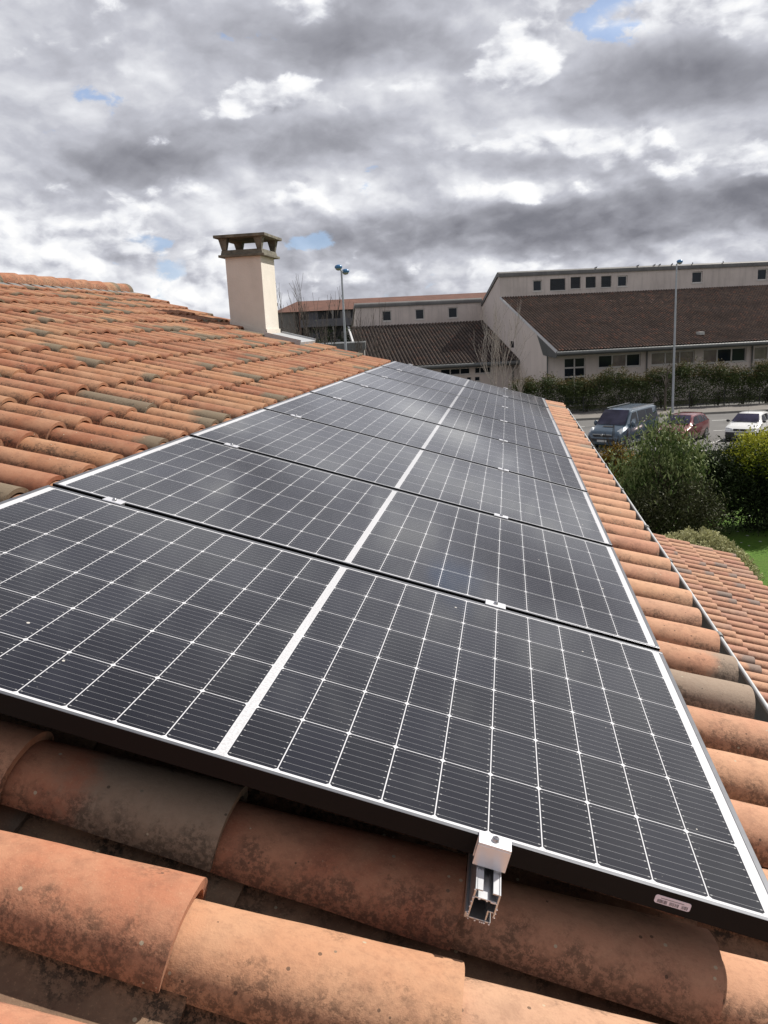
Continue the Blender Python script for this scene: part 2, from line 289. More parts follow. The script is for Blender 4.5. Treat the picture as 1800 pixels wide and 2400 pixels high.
def grass_mat():
    m, t, b = material('lawn'); tc = t.node('ShaderNodeTexCoord'); v = tc.outputs['Object']
    a = t.noise(v, 0.5, 4, 0.6); f = t.noise(v, 9.0, 5, 0.75)
    c = t.ramp(f, [(0.3, (0.045, 0.10, 0.012)), (0.55, (0.085, 0.17, 0.02)), (0.75, (0.13, 0.22, 0.035))])
    c = t.mix(t.m('MULTIPLY', t.ss(a, 0.4, 0.7), 0.5), c, (0.10, 0.14, 0.03))
    t.l.new(c, b.inputs['Base Color']); b.inputs['Roughness'].default_value = 0.9; b.inputs['Specular IOR Level'].default_value = 0.2
    bn = t.node('ShaderNodeBump'); bn.inputs['Strength'].default_value = 0.8; bn.inputs['Distance'].default_value = 0.03
    t.l.new(t.noise(v, 25, 4, 0.8), bn.inputs['Height']); t.l.new(bn.outputs[0], b.inputs['Normal']); return m
M['grass'] = grass_mat()
M['earth'] = simple('rough ground', (0.085, 0.080, 0.045), 0.95, 0, 0.4, 0.3, bump=0.4)

# solar glass: object coordinates are metres on the module, x along the long side, y along the short side
PL, PW, GAP = 1.755, 1.032, 0.026
def cell_mat():
    m, t, b = material('solar cells under glass'); tc = t.node('ShaderNodeTexCoord'); X, Y, Z = t.sep(tc.outputs['Object'])
    oi = t.node('ShaderNodeObjectInfo')
    px, py = 0.08405, 0.1672
    xa = t.m('SUBTRACT', t.m('ABSOLUTE', t.m('SUBTRACT', X, PL / 2)), 0.0085)       # distance from the middle strip
    ya = t.m('SUBTRACT', Y, (PW - 6 * py) / 2 - 0.001)
    ix = t.m('FLOOR', t.m('DIVIDE', xa, px)); iy = t.m('FLOOR', t.m('DIVIDE', ya, py))
    fx = t.m('SUBTRACT', xa, t.m('MULTIPLY', ix, px)); fy = t.m('SUBTRACT', ya, t.m('MULTIPLY', iy, py))
    dx = t.m('MINIMUM', fx, t.m('SUBTRACT', px, fx)); dy = t.m('MINIMUM', fy, t.m('SUBTRACT', py, fy))
    inside = t.m('MULTIPLY', t.m('GREATER_THAN', dx, 0.0009), t.m('GREATER_THAN', dy, 0.0009))
    inside = t.m('MULTIPLY', inside, t.m('GREATER_THAN', t.m('ADD', dx, dy), 0.0060))
    inside = t.m('MULTIPLY', inside, t.m('MULTIPLY', t.m('GREATER_THAN', xa, 0.0), t.m('LESS_THAN', xa, 10 * px)))
    inside = t.m('MULTIPLY', inside, t.m('MULTIPLY', t.m('GREATER_THAN', ya, 0.0), t.m('LESS_THAN', ya, 6 * py)))
    wp = py / 9
    wy = t.m('ABSOLUTE', t.m('SUBTRACT', t.m('FRACT', t.m('DIVIDE', fy, wp)), 0.5))
    wire = t.m('MULTIPLY', t.m('LESS_THAN', wy, 0.00032 / wp), t.m('GREATER_THAN', dx, 0.002))
    blob = t.m('MULTIPLY', t.m('LESS_THAN', wy, 0.0010 / wp), t.m('MULTIPLY', t.m('GREATER_THAN', dx, 0.0035), t.m('LESS_THAN', dx, 0.0065)))
    cellid = t.node('ShaderNodeTexWhiteNoise', noise_dimensions='3D')
    t.l.new(t.comb(t.m('ADD', ix, t.m('MULTIPLY', t.m('GREATER_THAN', X, PL / 2), 50.0)), iy, t.m('MULTIPLY', oi.outputs['Random'], 91.0)), cellid.inputs['Vector'])
    cell = t.ramp(cellid.outputs['Value'], [(0.0, (0.0045, 0.005, 0.0095)), (0.7, (0.006, 0.0065, 0.0125)), (1.0, (0.009, 0.010, 0.018))])
    c = t.mix(wire, cell, (0.24, 0.24, 0.25)); c = t.mix(blob, c, (0.36, 0.36, 0.36))
    mid = t.m('LESS_THAN', t.m('ABSOLUTE', t.m('SUBTRACT', X, PL / 2)), 0.0085)
    rib = t.noise(t.comb(t.m('MULTIPLY', X, 1.0), t.m('MULTIPLY', Y, 1.0)), 210.0, 2, 0.6)
    backc = t.mix(t.m('MULTIPLY', mid, t.m('ADD', 0.2, t.m('MULTIPLY', t.ss(rib, 0.45, 0.6), 0.28))), (0.62, 0.62, 0.64), (0.30, 0.30, 0.31))
    edge = t.m('GREATER_THAN', xa, 10 * px)
    backc = t.mix(t.m('MULTIPLY', edge, t.m('MULTIPLY', t.ss(rib, 0.5, 0.6), 0.25)), backc, (0.5, 0.5, 0.52))
    c = t.mix(inside, backc, c)
    # dust specks, a few smears and droppings
    v3 = t.comb(X, Y, t.m('MULTIPLY', oi.outputs['Random'], 13.0))
    vo = t.node('ShaderNodeTexVoronoi'); t.l.new(v3, vo.inputs['Vector']); vo.inputs['Scale'].default_value = 85.0
    cr, cg, cb = t.sep(vo.outputs['Color'])
    dust = t.m('MULTIPLY', t.m('LESS_THAN', vo.outputs['Distance'], t.m('MULTIPLY', cg, 0.09)), t.m('GREATER_THAN', cr, 0.62))
    c = t.mix(t.m('MULTIPLY', dust, 0.3), c, (0.42, 0.40, 0.37))
    vo2 = t.node('ShaderNodeTexVoronoi'); t.l.new(v3, vo2.inputs['Vector']); vo2.inputs['Scale'].default_value = 9.0
    d2 = t.m('MULTIPLY', t.m('LESS_THAN', vo2.outputs['Distance'], 0.03), t.m('GREATER_THAN', t.sep(vo2.outputs['Color'])[0], 0.75))
    c = t.mix(d2, c, (0.55, 0.52, 0.47))
    mp = t.node('ShaderNodeMapping'); t.l.new(v3, mp.inputs[0]); mp.inputs['Rotation'].default_value = (0, 0, 0.5); mp.inputs['Scale'].default_value = (3.0, 22.0, 1.0)
    smear = t.m('MULTIPLY', t.ss(t.noise(mp.outputs[0], 1.0, 5, 0.7, 1.2), 0.62, 0.8), t.ss(t.noise(v3, 5.0, 3, 0.6), 0.52, 0.66))
    c = t.mix(t.m('MULTIPLY', smear, 0.05), c, (0.45, 0.43, 0.40))
    film = t.ss(t.noise(v3, 3.2, 6, 0.65, 0.6), 0.45, 0.8)
    c = t.mix(t.m('ADD', 0.001, t.m('MULTIPLY', film, 0.010)), c, (0.42, 0.39, 0.36))
    t.l.new(c, b.inputs['Base Color']); b.inputs['Roughness'].default_value = 0.5; b.inputs['Specular IOR Level'].default_value = 0.05
    b.inputs['Sheen Weight'].default_value = 0.07; b.inputs['Sheen Roughness'].default_value = 0.35
    b.inputs['Coat Weight'].default_value = 1.0; b.inputs['Coat IOR'].default_value = 1.36
    t.l.new(t.m('ADD', 0.07, t.m('MULTIPLY', film, 0.06)), b.inputs['Coat Roughness'])
    return m
M['cells'] = cell_mat()

# ------------------------------------------------------------------ object helpers
class MB:
    def __init__(s): s.v = []; s.f = []; s.a = None
    def box(s, x0, x1, y0, y1, z0, z1):
        i = len(s.v); s.v += [(x0, y0, z0), (x1, y0, z0), (x1, y1, z0), (x0, y1, z0), (x0, y0, z1), (x1, y0, z1), (x1, y1, z1), (x0, y1, z1)]
        s.f += [(i, i + 3, i + 2, i + 1), (i + 4, i + 5, i + 6, i + 7), (i, i + 1, i + 5, i + 4), (i + 1, i + 2, i + 6, i + 5), (i + 2, i + 3, i + 7, i + 6), (i + 3, i, i + 4, i + 7)]
        return s
    def poly(s, pts): i = len(s.v); s.v += [tuple(p) for p in pts]; s.f.append(tuple(range(i, i + len(pts)))); return s
    def prism(s, prof, axis, a, b):
        """prof: 2D points; axis 'x': (y,z) swept from x=a to b; 'y': (x,z); 'z': (x,y)"""
        def P(p, t): return {'x': (t, p[0], p[1]), 'y': (p[0], t, p[1]), 'z': (p[0], p[1], t)}[axis]
        n = len(prof); i = len(s.v); s.v += [P(p, a) for p in prof] + [P(p, b) for p in prof]
        for k in range(n): s.f.append((i + k, i + (k + 1) % n, i + n + (k + 1) % n, i + n + k))
        s.f.append(tuple(i + k for k in range(n))[::-1]); s.f.append(tuple(i + n + k for k in range(n))); return s
    def tube(s, p0, p1, r0, r1=None, n=8, cap=True):
        r1 = r0 if r1 is None else r1
        p0 = Vector(p0); p1 = Vector(p1); d = (p1 - p0)
        if d.length < 1e-9: return s
        d.normalize(); u = d.orthogonal().normalized(); v = d.cross(u); i = len(s.v)
        for p, r in ((p0, r0), (p1, r1)):
            for k in range(n):
                a = 2 * math.pi * k / n; s.v.append(tuple(p + (u * math.cos(a) + v * math.sin(a)) * r))
        for k in range(n): s.f.append((i + k, i + (k + 1) % n, i + n + (k + 1) % n, i + n + k))
        if cap: s.f.append(tuple(i + k for k in range(n))[::-1]); s.f.append(tuple(i + n + k for k in range(n)))
        return s
    def sphere(s, c, r, n=12, m=8, sc=(1, 1, 1)):
        i = len(s.v)
        for a in range(m + 1):
            th = math.pi * a / m
            for k in range(n):
                ph = 2 * math.pi * k / n
                s.v.append((c[0] + r * sc[0] * math.sin(th) * math.cos(ph), c[1] + r * sc[1] * math.sin(th) * math.sin(ph), c[2] + r * sc[2] * math.cos(th)))
        for a in range(m):
            for k in range(n): s.f.append((i + a * n + k, i + (a + 1) * n + k, i + (a + 1) * n + (k + 1) % n, i + a * n + (k + 1) % n))
        return s
    def build(s, name, mat, parent=None, smooth=None, bevel=0.0, matrix=None):
        me = bpy.data.meshes.new(name); me.from_pydata(s.v, [], s.f); me.validate(); me.materials.append(M[mat] if isinstance(mat, str) else mat)
        import bmesh
        bm = bmesh.new(); bm.from_mesh(me); bmesh.ops.recalc_face_normals(bm, faces=bm.faces); bm.to_mesh(me); bm.free()
        o = bpy.data.objects.new(name, me); COL.objects.link(o)
        if smooth is not None:
            me.shade_smooth(); me.set_sharp_from_angle(angle=R(smooth))
        if bevel:
            b = o.modifiers.new('bevel', 'BEVEL'); b.width = bevel; b.segments = 2; b.limit_method = 'ANGLE'
        if parent is not None: o.parent = parent
        return o
def npmesh(name, V, F, mat, parent=None, tv=None, smooth=False):
    me = bpy.data.meshes.new(name); V = np.asarray(V, np.float32); F = np.asarray(F, np.int32)
    me.vertices.add(len(V)); me.vertices.foreach_set('co', V.ravel())
    me.loops.add(F.size); me.loops.foreach_set('vertex_index', F.ravel())
    me.polygons.add(len(F)); me.polygons.foreach_set('loop_start', np.arange(0, F.size, F.shape[1], dtype=np.int32))
    me.update(calc_edges=True)
    if tv is not None:
        a = me.attributes.new('tv', 'FLOAT_COLOR', 'POINT'); a.data.foreach_set('color', np.asarray(tv, np.float32).ravel())
    me.materials.append(M[mat] if isinstance(mat, str) else mat)
    if smooth: me.shade_smooth(); me.set_sharp_from_angle(angle=R(38))
    o = bpy.data.objects.new(name, me); COL.objects.link(o)
    if parent is not None: o.parent = parent
    return o
def tag(o, label=None, cat=None, group=None, kind=None):
    if label: o['label'] = label
    if cat: o['category'] = cat
    if group: o['group'] = group
    if kind: o['kind'] = kind
    return o
def thing(name, label, cat, loc=(0, 0, 0), rz=0.0, group=None, rot=None):
    o = bpy.data.objects.new(name, None); COL.objects.link(o); o.location = loc
    o.rotation_euler = rot if rot else (0, 0, rz); o.empty_display_size = 0.2
    return tag(o, label, cat, group)
def copy_tree(o, parent=None):
    c = o.copy(); COL.objects.link(c)
    if parent is not None: c.parent = parent
    for ch in list(o.children): copy_tree(ch, c)
    return c

# ------------------------------------------------------------------ frames of reference
SL = R(16.0)                                   # slope of the main roof; local x down the slope, y along the ridge, z out of the roof
ROOF_ROT = (0, SL, 0)
def roofpt(u, v, n=0.0): return Vector((u * math.cos(SL) + n * math.sin(SL), v, -u * math.sin(SL) + n * math.cos(SL)))
GZ = -6.4                                      # ground level
SITE_A = math.atan2(0.1555, 0.9878)            # the street runs turned by about 9 degrees
def S(a, d, z=0.0):
    c, s = math.cos(SITE_A), math.sin(SITE_A)
    return Vector((CAM.x + a * c - d * s, CAM.y + a * s + d * c, GZ + z))

# ------------------------------------------------------------------ setting: ground, road, car park, pavement, lawn
g = MB().poly([(-900, -900, 0), (900, -900, 0), (900, 1500, 0), (-900, 1500, 0)]).build('ground', 'earth'); g.location = (0, 0, GZ); tag(g, kind='structure')
def sheet(name, mat, a0, a1, d0, d1, h, rot=0.0):
    o = MB().box(a0, a1, d0, d1, -0.3, h).build(name, mat); o.location = S(0, 0); o.rotation_euler = (0, 0, SITE_A); return tag(o, kind='structure')
sheet('lawn', 'grass', 2, 80, 2, 38.6, 0.02)
sheet('car_park', 'asphalt', -40, 90, 42.3, 55.1, 0.03)
sheet('pavement', 'pavement', -40, 90, 55.25, 58.6, 0.16)
sheet('footpath', 'asphalt', -40, 90, 38.65, 42.1, 0.10)
sheet('kerb', 'kerb', -40, 90, 55.1, 55.25, 0.17)
sheet('kerb', 'kerb', -40, 90, 42.1, 42.3, 0.11)
sheet('road', 'asphalt', -40, 90, 60, 62.0, 0.02)
mk = MB()
for k in range(-6, 16):                         # angled bays
    a = 17.16 + 3.66 * k; c = 0.09
    mk.poly([(a - 0.25, 42.55, 0), (a - 0.25 + 0.17, 42.55, 0), (a + 4.0 + 0.17, 46.8, 0), (a + 4.0, 46.8, 0)])
for k in range(-8, 14): mk.box(20.9 + 3.0 * k - 0.05, 20.9 + 3.0 * k + 0.95, 51.7, 51.84, -0.003, 0.0)
for k in range(-8, 14): mk.box(19.15 + 3.0 * k, 19.15 + 3.0 * k + 0.8, 47.2, 47.32, -0.003, 0.0)
o = mk.build('bay_marking', 'paint'); o.location = S(0, 0, 0.036); o.rotation_euler = (0, 0, SITE_A); tag(o, kind='structure')
# daisies on the lawn
dv_, df_ = [], []
for k in range(900):
    a = random.uniform(8, 24); d = random.uniform(12, 38); r_ = random.uniform(0.03, 0.055); i = len(dv_)
    if math.sin(a * 1.3) * math.cos(d * 0.8) + random.uniform(-.8, .8) < 0.1: continue
    for q in range(4): dv_.append((a + r_ * math.cos(q * 1.57), d + r_ * math.sin(q * 1.57), 0.05))
    df_.append((i, i + 1, i + 2, i + 3))
o = npmesh('daisies', dv_, df_, 'plate'); o.location = S(0, 0, 0.0); o.rotation_euler = (0, 0, SITE_A); tag(o, 'white daisies scattered over the sunlit lawn', 'daisies', kind='stuff')

# ------------------------------------------------------------------ canal tiles
def tile_template(na, nl, L, w0, w1, h0, h1, th, concave=False):
    """outer and inner skins plus both long edges and the lower end; returns verts, quads, along, around"""
    V, A, B = [], [], []
    for skin in (0, 1):
        for j in range(nl + 1):
            t = j / nl; ww = w0 + (w1 - w0) * t; hh = h0 + (h1 - h0) * t
            if skin: ww -= th; hh -= th
            for i in range(na + 1):
                a = math.pi * i / na; zz = hh * math.sin(a) ** 0.85 if 0 < i < na else 0.0
                yy = ww * math.cos(a) * (1 + 0.04 * math.sin(a))
                V.append((-L * t, yy, -zz if concave else zz)); A.append(t); B.append(i / na)
    n = na + 1; sk = n * (nl + 1); F = []
    for j in range(nl):
        for i in range(na):
            p = j * n + i; F.append((p, p + 1, p + n + 1, p + n)); q = p + sk; F.append((q, q + n, q + n + 1, q + 1))
    for i in range(na): F.append((i, i + sk, i + 1 + sk, i + 1)); p = nl * n + i; F.append((p, p + 1, p + 1 + sk, p + sk))
    for j in range(nl):
        for i in (0, na): p = j * n + i; F.append((p, p + n, p + n + sk, p + sk) if i == 0 else (p, p + sk, p + n + sk, p + n))
    return np.array(V), np.array(F), np.array(A), np.array(B)
def tiles(name, mat, parent, slots, concave, hi=None, tpl=None, grey_p=0.22, jit=1.0):
    """slots: (u_lower_end, v_centre, n_base, res 0/1, grey override or None)"""
    L = 0.45
    tp = {}
    for r_, (na, nl) in {0: (12, 3), 1: (30, 8)}.items():
        tp[r_] = tile_template(na, nl, L, *( (0.088, 0.103, 0.046, 0.054, 0.012, True) if concave else (0.089, 0.071, 0.080, 0.062, 0.0155, False)))
    Vs, Fs, Ts, base = [], [], [], 0
    for u, v, n, res, gov in slots:
        V, F, A, B = tp[res]; P = V.copy()
        yaw = random.gauss(0, 0.009) * jit; sc = 1 + random.gauss(0, 0.012) * jit
        P[:, 1] *= sc; P[:, 2] *= 1 + random.gauss(0, 0.02) * jit
        if res:
            wob = 0.0006; ph = random.random() * 6
            P[:, 2] += wob * np.sin(P[:, 0] * 31 + P[:, 1] * 43 + ph); P[:, 0] += wob * 1.0 * np.sin(P[:, 1] * 60 + ph) * (A < 0.05)
        X = P[:, 0] * math.cos(yaw) - P[:, 1] * math.sin(yaw); Y = P[:, 0] * math.sin(yaw) + P[:, 1] * math.cos(yaw)
        Vs.append(np.c_[X + u + random.gauss(0, 0.006) * jit, Y + v + random.gauss(0, 0.0035) * jit, P[:, 2] + n + random.gauss(0, 0.002) * jit + 0.010 * (1 - A) * (1 if not concave else 1.4)])
        r1 = random.random(); gg = gov if gov is not None else ((random.uniform(0.48, 0.76) if random.random() < 0.85 else 1.0) if random.random() < grey_p else 0.0)
        Ts.append(np.c_[np.full(len(A), r1), np.full(len(A), gg), A, B]); Fs.append(F + base); base += len(V)
    return npmesh(name, np.vstack(Vs), np.vstack(Fs), mat, parent, tv=np.vstack(Ts), smooth=True)

ends = [2.095, 1.70, 1.30, 0.92] + [0.92 - 0.3755 * k for k in range(1, 15)]
ends = [e for e in ends if e > -4.15]
def verge(u):                                   # the far edge steps outwards towards the ridge
    pts = [(-4.4, 10.95), (-3.9, 10.75), (-3.25, 10.45), (-2.75, 10.25), (-1.9, 10.05), (-1.5, 10.0), (2.3, 10.0)]
    return float(np.interp(u, [p[0] for p in pts], [p[1] for p in pts]))

house = thing('house', 'two storey house whose orange canal tile roof fills the foreground', 'house')
roof = bpy.data.objects.new('roof', None)
roof_e = MB()
# roof deck as the roof part; the tiles are its surface
deck = MB().prism([(-4.30, -0.262), (2.02, -0.262), (2.02, -0.36), (-4.30, -0.36)], 'y', -4.0, 9.86).build('roof', 'wall', house); deck.rotation_euler = ROOF_ROT
cov, cha = [], []
special = {(3, 1): 0.82, (2, 1): 0.0, (3, 0): 0.0, (2, 0): 0.0, (4, 1): 0.0, (1, 1): 0.0, (3, -1): 0.0, (2, -1): 0.0}
for ci, ue in enumerate(ends):
    for k in range(-14, 60):
        v = -0.15 + 0.23 * k
        v += {1: -0.022, 0: -0.022}.get(k, -0.058 if k < 0 else 0.0)      # the rows nearest the viewer sit a little apart
        if v + 0.09 > verge(ue - 0.1): break
        if -2.10 < ue - 0.2 < -1.40 and 9.05 < v < 10.1 and ue < -1.5: continue
        res = 1 if (k < 7 and ci < 8) or (k < 12 and ci < 3) else 0
        cov.append((ue, v, -0.197, res, special.get((ci, k))))
        if v + 0.115 + 0.09 < verge(ue - 0.1) + 0.05: cha.append((ue + 0.035, v + 0.115, -0.198, res, None))
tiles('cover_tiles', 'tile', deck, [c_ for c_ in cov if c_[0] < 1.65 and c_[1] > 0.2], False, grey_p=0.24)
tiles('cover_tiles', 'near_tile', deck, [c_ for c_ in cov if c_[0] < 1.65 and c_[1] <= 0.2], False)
tiles('cover_tiles', 'sunlit_eave_tile', deck, [c_ for c_ in cov if c_[0] > 1.65], False, grey_p=0.16)
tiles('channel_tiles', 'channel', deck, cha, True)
# hidden slope beyond the ridge
back = MB()
rx = roofpt(-4.34, 0, -0.27)
back.poly([(rx.x, -4, rx.z), (rx.x, 10.9, rx.z), (rx.x - 6, 10.9, rx.z - 1.72), (rx.x - 6, -4, rx.z - 1.72)]); back.poly([(rx.x, -4, rx.z - .1), (rx.x - 6, -4, rx.z - 1.82), (rx.x - 6, 10.9, rx.z - 1.82), (rx.x, 10.9, rx.z - .1)])
back.build('back_slope', 'channel', house)
# verge mortar under the last row
vm = MB()
for ci, ue in enumerate(ends):
    ve = verge(ue - 0.1); kk = int((ve - 0.09 + 0.15) / 0.23); vv = -0.15 + 0.23 * kk
    vm.box(ue - 0.376, ue - 0.001, vv - 0.02, vv + 0.085, -0.27, -0.185)
o = vm.build('verge_mortar', 'kerb', deck)
# ridge caps
rc = MB(); RX = roofpt(-4.33, 0, -0.125); rt = []
for k in range(40):
    y0 = 10.62 - 0.40 * k
    if y0 < -4: break
    n = 14; i = len(rc.v)
    for (yy, rr) in ((y0, 0.135), (y0 - 0.46, 0.115)):
        for q in range(n + 1):
            a = math.pi * q / n; rc.v.append((RX.x + rr * 1.05 * math.cos(a), yy, RX.z - 0.03 + rr * 0.95 * math.sin(a)))
        for q in range(n + 1):
            a = math.pi * q / n; rc.v.append((RX.x + (rr - .014) * 1.05 * math.cos(a), yy, RX.z - 0.03 + (rr - .014) * 0.95 * math.sin(a)))
    m_ = n + 1
    for q in range(n):
        rc.f.append((i + q, i + q + 1, i + 2 * m_ + q + 1, i + 2 * m_ + q)); rc.f.append((i + m_ + q, i + 3 * m_ + q, i + 3 * m_ + q + 1, i + m_ + q + 1)); rc.f.append((i + q, i + m_ + q, i + m_ + q + 1, i + q + 1))
    r1 = random.random(); g1 = random.choice((0, 0, 0, 0, .6)); rt += [(r1, g1, 0.1 if j < 2 * m_ else 0.9, (j % m_) / n) for j in range(4 * m_)]
o = npmesh('ridge_caps', rc.v, rc.f, 'tile', house, tv=rt, smooth=True)
for k in range(38):                              # lead closure strips under the ridge
    yy = 10.7 - 0.23 * k - 0.06
    MB().poly([(RX.x + 0.11, yy, RX.z - 0.02), (RX.x + 0.11, yy - 0.15, RX.z - 0.02), (RX.x + 0.26, yy - 0.15, RX.z - 0.075), (RX.x + 0.26, yy, RX.z - 0.075)]).build('lead_strip', 'gutter', house)
# gutter along the eave, rim towards the yard
gu = MB(); prof = []
for q in range(13):
    a = math.pi * q / 12; prof.append((-0.075 * math.cos(a), -0.085 * math.sin(a)))
inner = [(p[0] * 0.96, p[1] * 0.96) for p in prof][::-1]
GX = roofpt(2.105, 0, -0.2)
gu.prism([(p[0], p[1]) for p in prof + inner], 'y', -4.0, 10.0)
gt = gu.build('gutter', 'gutter', house, smooth=50); gt.location = (GX.x, 0, GX.z - 0.004)
rim = MB().tube((0.078, -4, 0), (0.078, 10.0, 0), 0.0085, n=10).build('rim', 'zinc', gt, smooth=40)
for yv in (0.2, 0.75, 1.9, 2.27 + .6, 3.55, 4.6, 5.6, 6.6, 7.6, 8.6, 9.6):
    jb = MB(); jb.tube((0.078, yv - 0.018, 0.001), (0.078, yv + 0.018, 0.001), 0.0135, n=10); jb.build('bracket', 'gutter', gt, smooth=40)
fb = MB().box(-0.105, -0.083, -4, 9.9, -0.16, 0.0); fb.build('fascia_board', 'wall', gt)
# walls
wl = MB(); ex = 1.80
wl.prism([(ex, GZ), (ex, -0.82), (RX.x, RX.z - 0.36), (-9.5, RX.z - 1.9), (-9.5, GZ)], 'y', -3.9, 9.78)
wl.build('wall', 'wall', house)

# chimney with its concrete cowl
ch = thing('chimney', None, None); del_keys = None
ch.parent = house
CX0, CX1, CY0, CY1 = -2.225, -1.762, 9.375, 10.0
sh = MB().box(CX0, CX1, CY0, CY1, 0.0, 1.332).build('shaft', 'render_cream', ch, bevel=0.006)
def frust(mb, x0, x1, y0, y1, z0, z1, e):
    i = len(mb.v); mb.v += [(x0, y0, z0), (x1, y0, z0), (x1, y1, z0), (x0, y1, z0), (x0 + e, y0 + e, z1), (x1 - e, y0 + e, z1), (x1 - e, y1 - e, z1), (x0 + e, y1 - e, z1)]
    mb.f += [(i, i + 3, i + 2, i + 1), (i + 4, i + 5, i + 6, i + 7), (i, i + 1, i + 5, i + 4), (i + 1, i + 2, i + 6, i + 5), (i + 2, i + 3, i + 7, i + 6), (i + 3, i, i + 4, i + 7)]
cw = MB(); cw.box(CX0 - .065, CX1 + .065, CY0 - .065, CY1 + .065, 1.326, 1.356); frust(cw, CX0 - .04, CX1 + .04, CY0 - .04, CY1 + .04, 1.356, 1.412, 0.012)
for sx in (0, 1):                                # four legs, wide at the top
    for sy in (0, 1):
        X = CX0 - .025 if sx == 0 else CX1 + .025; Y = CY0 - .025 if sy == 0 else CY1 + .025
        dx = 1 if sx == 0 else -1; dy = 1 if sy == 0 else -1
        b_, t_ = 0.058, 0.085; o_ = 0.03; i = len(cw.v)
        cw.v += [(X, Y, 1.412), (X + dx * b_, Y, 1.412), (X + dx * b_, Y + dy * b_, 1.412), (X, Y + dy * b_, 1.412),
                 (X - dx * o_, Y - dy * o_, 1.556), (X + dx * t_, Y - dy * o_, 1.556), (X + dx * t_, Y + dy * t_, 1.556), (X - dx * o_, Y + dy * t_, 1.556)]
        cw.f += [(i, i + 3, i + 2, i + 1), (i + 4, i + 5, i + 6, i + 7), (i, i + 1, i + 5, i + 4), (i + 1, i + 2, i + 6, i + 5), (i + 2, i + 3, i + 7, i + 6), (i + 3, i, i + 4, i + 7)]
cw.box(CX0 - .10, CX1 + .10, CY0 - .10, CY1 + .10, 1.556, 1.592)
cw.build('cowl', 'concrete', ch, bevel=0.004)
fl = MB(); zb = 0.33
fl.prism([(CX0 - .004, 0.42), (CX1 + .012, 0.26), (CX1 + .012, 0.40), (CX0 - .004, 0.56)], 'y', CY0 - 0.012, CY0 - 0.001)
fl.box(CX1 + 0.001, CX1 + 0.014, CY0 - 0.012, CY1 + 0.01, 0.24, 0.425)
fl.build('flashing', 'render_cream', ch)
ap = MB().prism([(-1.72, -0.108), (-1.25, -0.098), (-1.25, -0.165), (-1.72, -0.165)], 'y', 9.0, 9.82).build('flashing_apron', 'zinc', ch, bevel=0.004); ap.rotation_euler = ROOF_ROT
for yv in (9.0, 9.81):
    ae = MB(); ae.prism([(-1.72, -0.108), (-1.25, -0.098), (-1.25, -0.075), (-1.72, -0.085)], 'y', yv, yv + 0.012)
    o = ae.build('apron_upstand', 'zinc', ch); o.rotation_euler = ROOF_ROT
for k in ('label', 'category'):
    if k in ch: del ch[k]

# ------------------------------------------------------------------ solar array
place = ['nearest solar panel, its cut black front edge facing the viewer', 'second solar panel from the viewer', 'third solar panel from the viewer', 'fourth solar panel from the viewer',
         'fourth solar panel from the far end of the row', 'third solar panel from the far end of the row', 'second solar panel from the far end of the row', 'farthest solar panel, at the far end of the row']
def make_panel():
    t = thing('solar_panel', place[0], 'solar panel', rot=ROOF_ROT, group='row of solar panels on the tile roof')
    lip, H = 0.0105, 0.035
    fr = MB(); fr.prism([(0, 0), (PL, 0), (PL, PW), (0, PW)], 'z', -H, -0.0013)
    f = fr.build('frame', 'frame', t)
    lp = MB()
    lp.box(0, PL, 0, 0.0075, -0.0013, 0); lp.box(0, PL, PW - lip, PW, -0.0013, 0); lp.box(0, lip, 0.0075, PW - lip, -0.0013, 0); lp.box(PL - lip, PL, 0.0075, PW - lip, -0.0013, 0)
    lp.build('frame_lip', 'frame_lip', f, bevel=0.0008)
    MB().box(lip, PL - lip, 0.0075, PW - lip, -0.0013, -0.0009).build('glass', 'cells', t)
    return t
p0 = make_panel(); panels = [p0]
for k in range(1, 8): panels.append(copy_tree(p0))
for k, p in enumerate(panels):
    p['label'] = place[k] + ', white cell lines on black'
    p.location = roofpt(0, k * (PW + GAP), 0)
    p.rotation_euler = (R(random.uniform(-0.17, -0.04)), SL + R(random.gauss(0, 0.05)), 0)
p0.rotation_euler = ROOF_ROT
# barcode sticker on the near side of the nearest panel
lb = MB(); pts = []
for cx, cz, a0 in ((1.613, -0.0135, 0), (1.567, -0.0135, 90), (1.567, -0.0205, 180), (1.613, -0.0205, 270)):
    for q in range(4): a = R(a0 + q * 30); pts.append((cx + 0.0035 * math.cos(a), cz + 0.0035 * math.sin(a)))
lb.prism(pts, 'y', -0.0006, -0.0001); st = lb.build('barcode_label', 'sticker', p0)
bc = MB(); xx = 1.568
random.seed(5)
while xx < 1.612:
    wd = random.choice((0.0003, 0.0005, 0.0008)); 
    if not (1.5825 < xx < 1.585 or 1.6 < xx < 1.603): bc.poly([(xx, -0.0009, -0.0225), (xx + wd, -0.0009, -0.0225), (xx + wd, -0.0009, -0.0165), (xx, -0.0009, -0.0165)])
    xx += wd + random.choice((0.0005, 0.0008))
xx = 1.572
while xx < 1.606:
    bc.poly([(xx, -0.0009, -0.0146), (xx + .0009, -0.0009, -0.0146), (xx + .0009, -0.0009, -0.0133), (xx, -0.0009, -0.0133)]); xx += 0.0015
bc.build('barcode', 'ink', st)

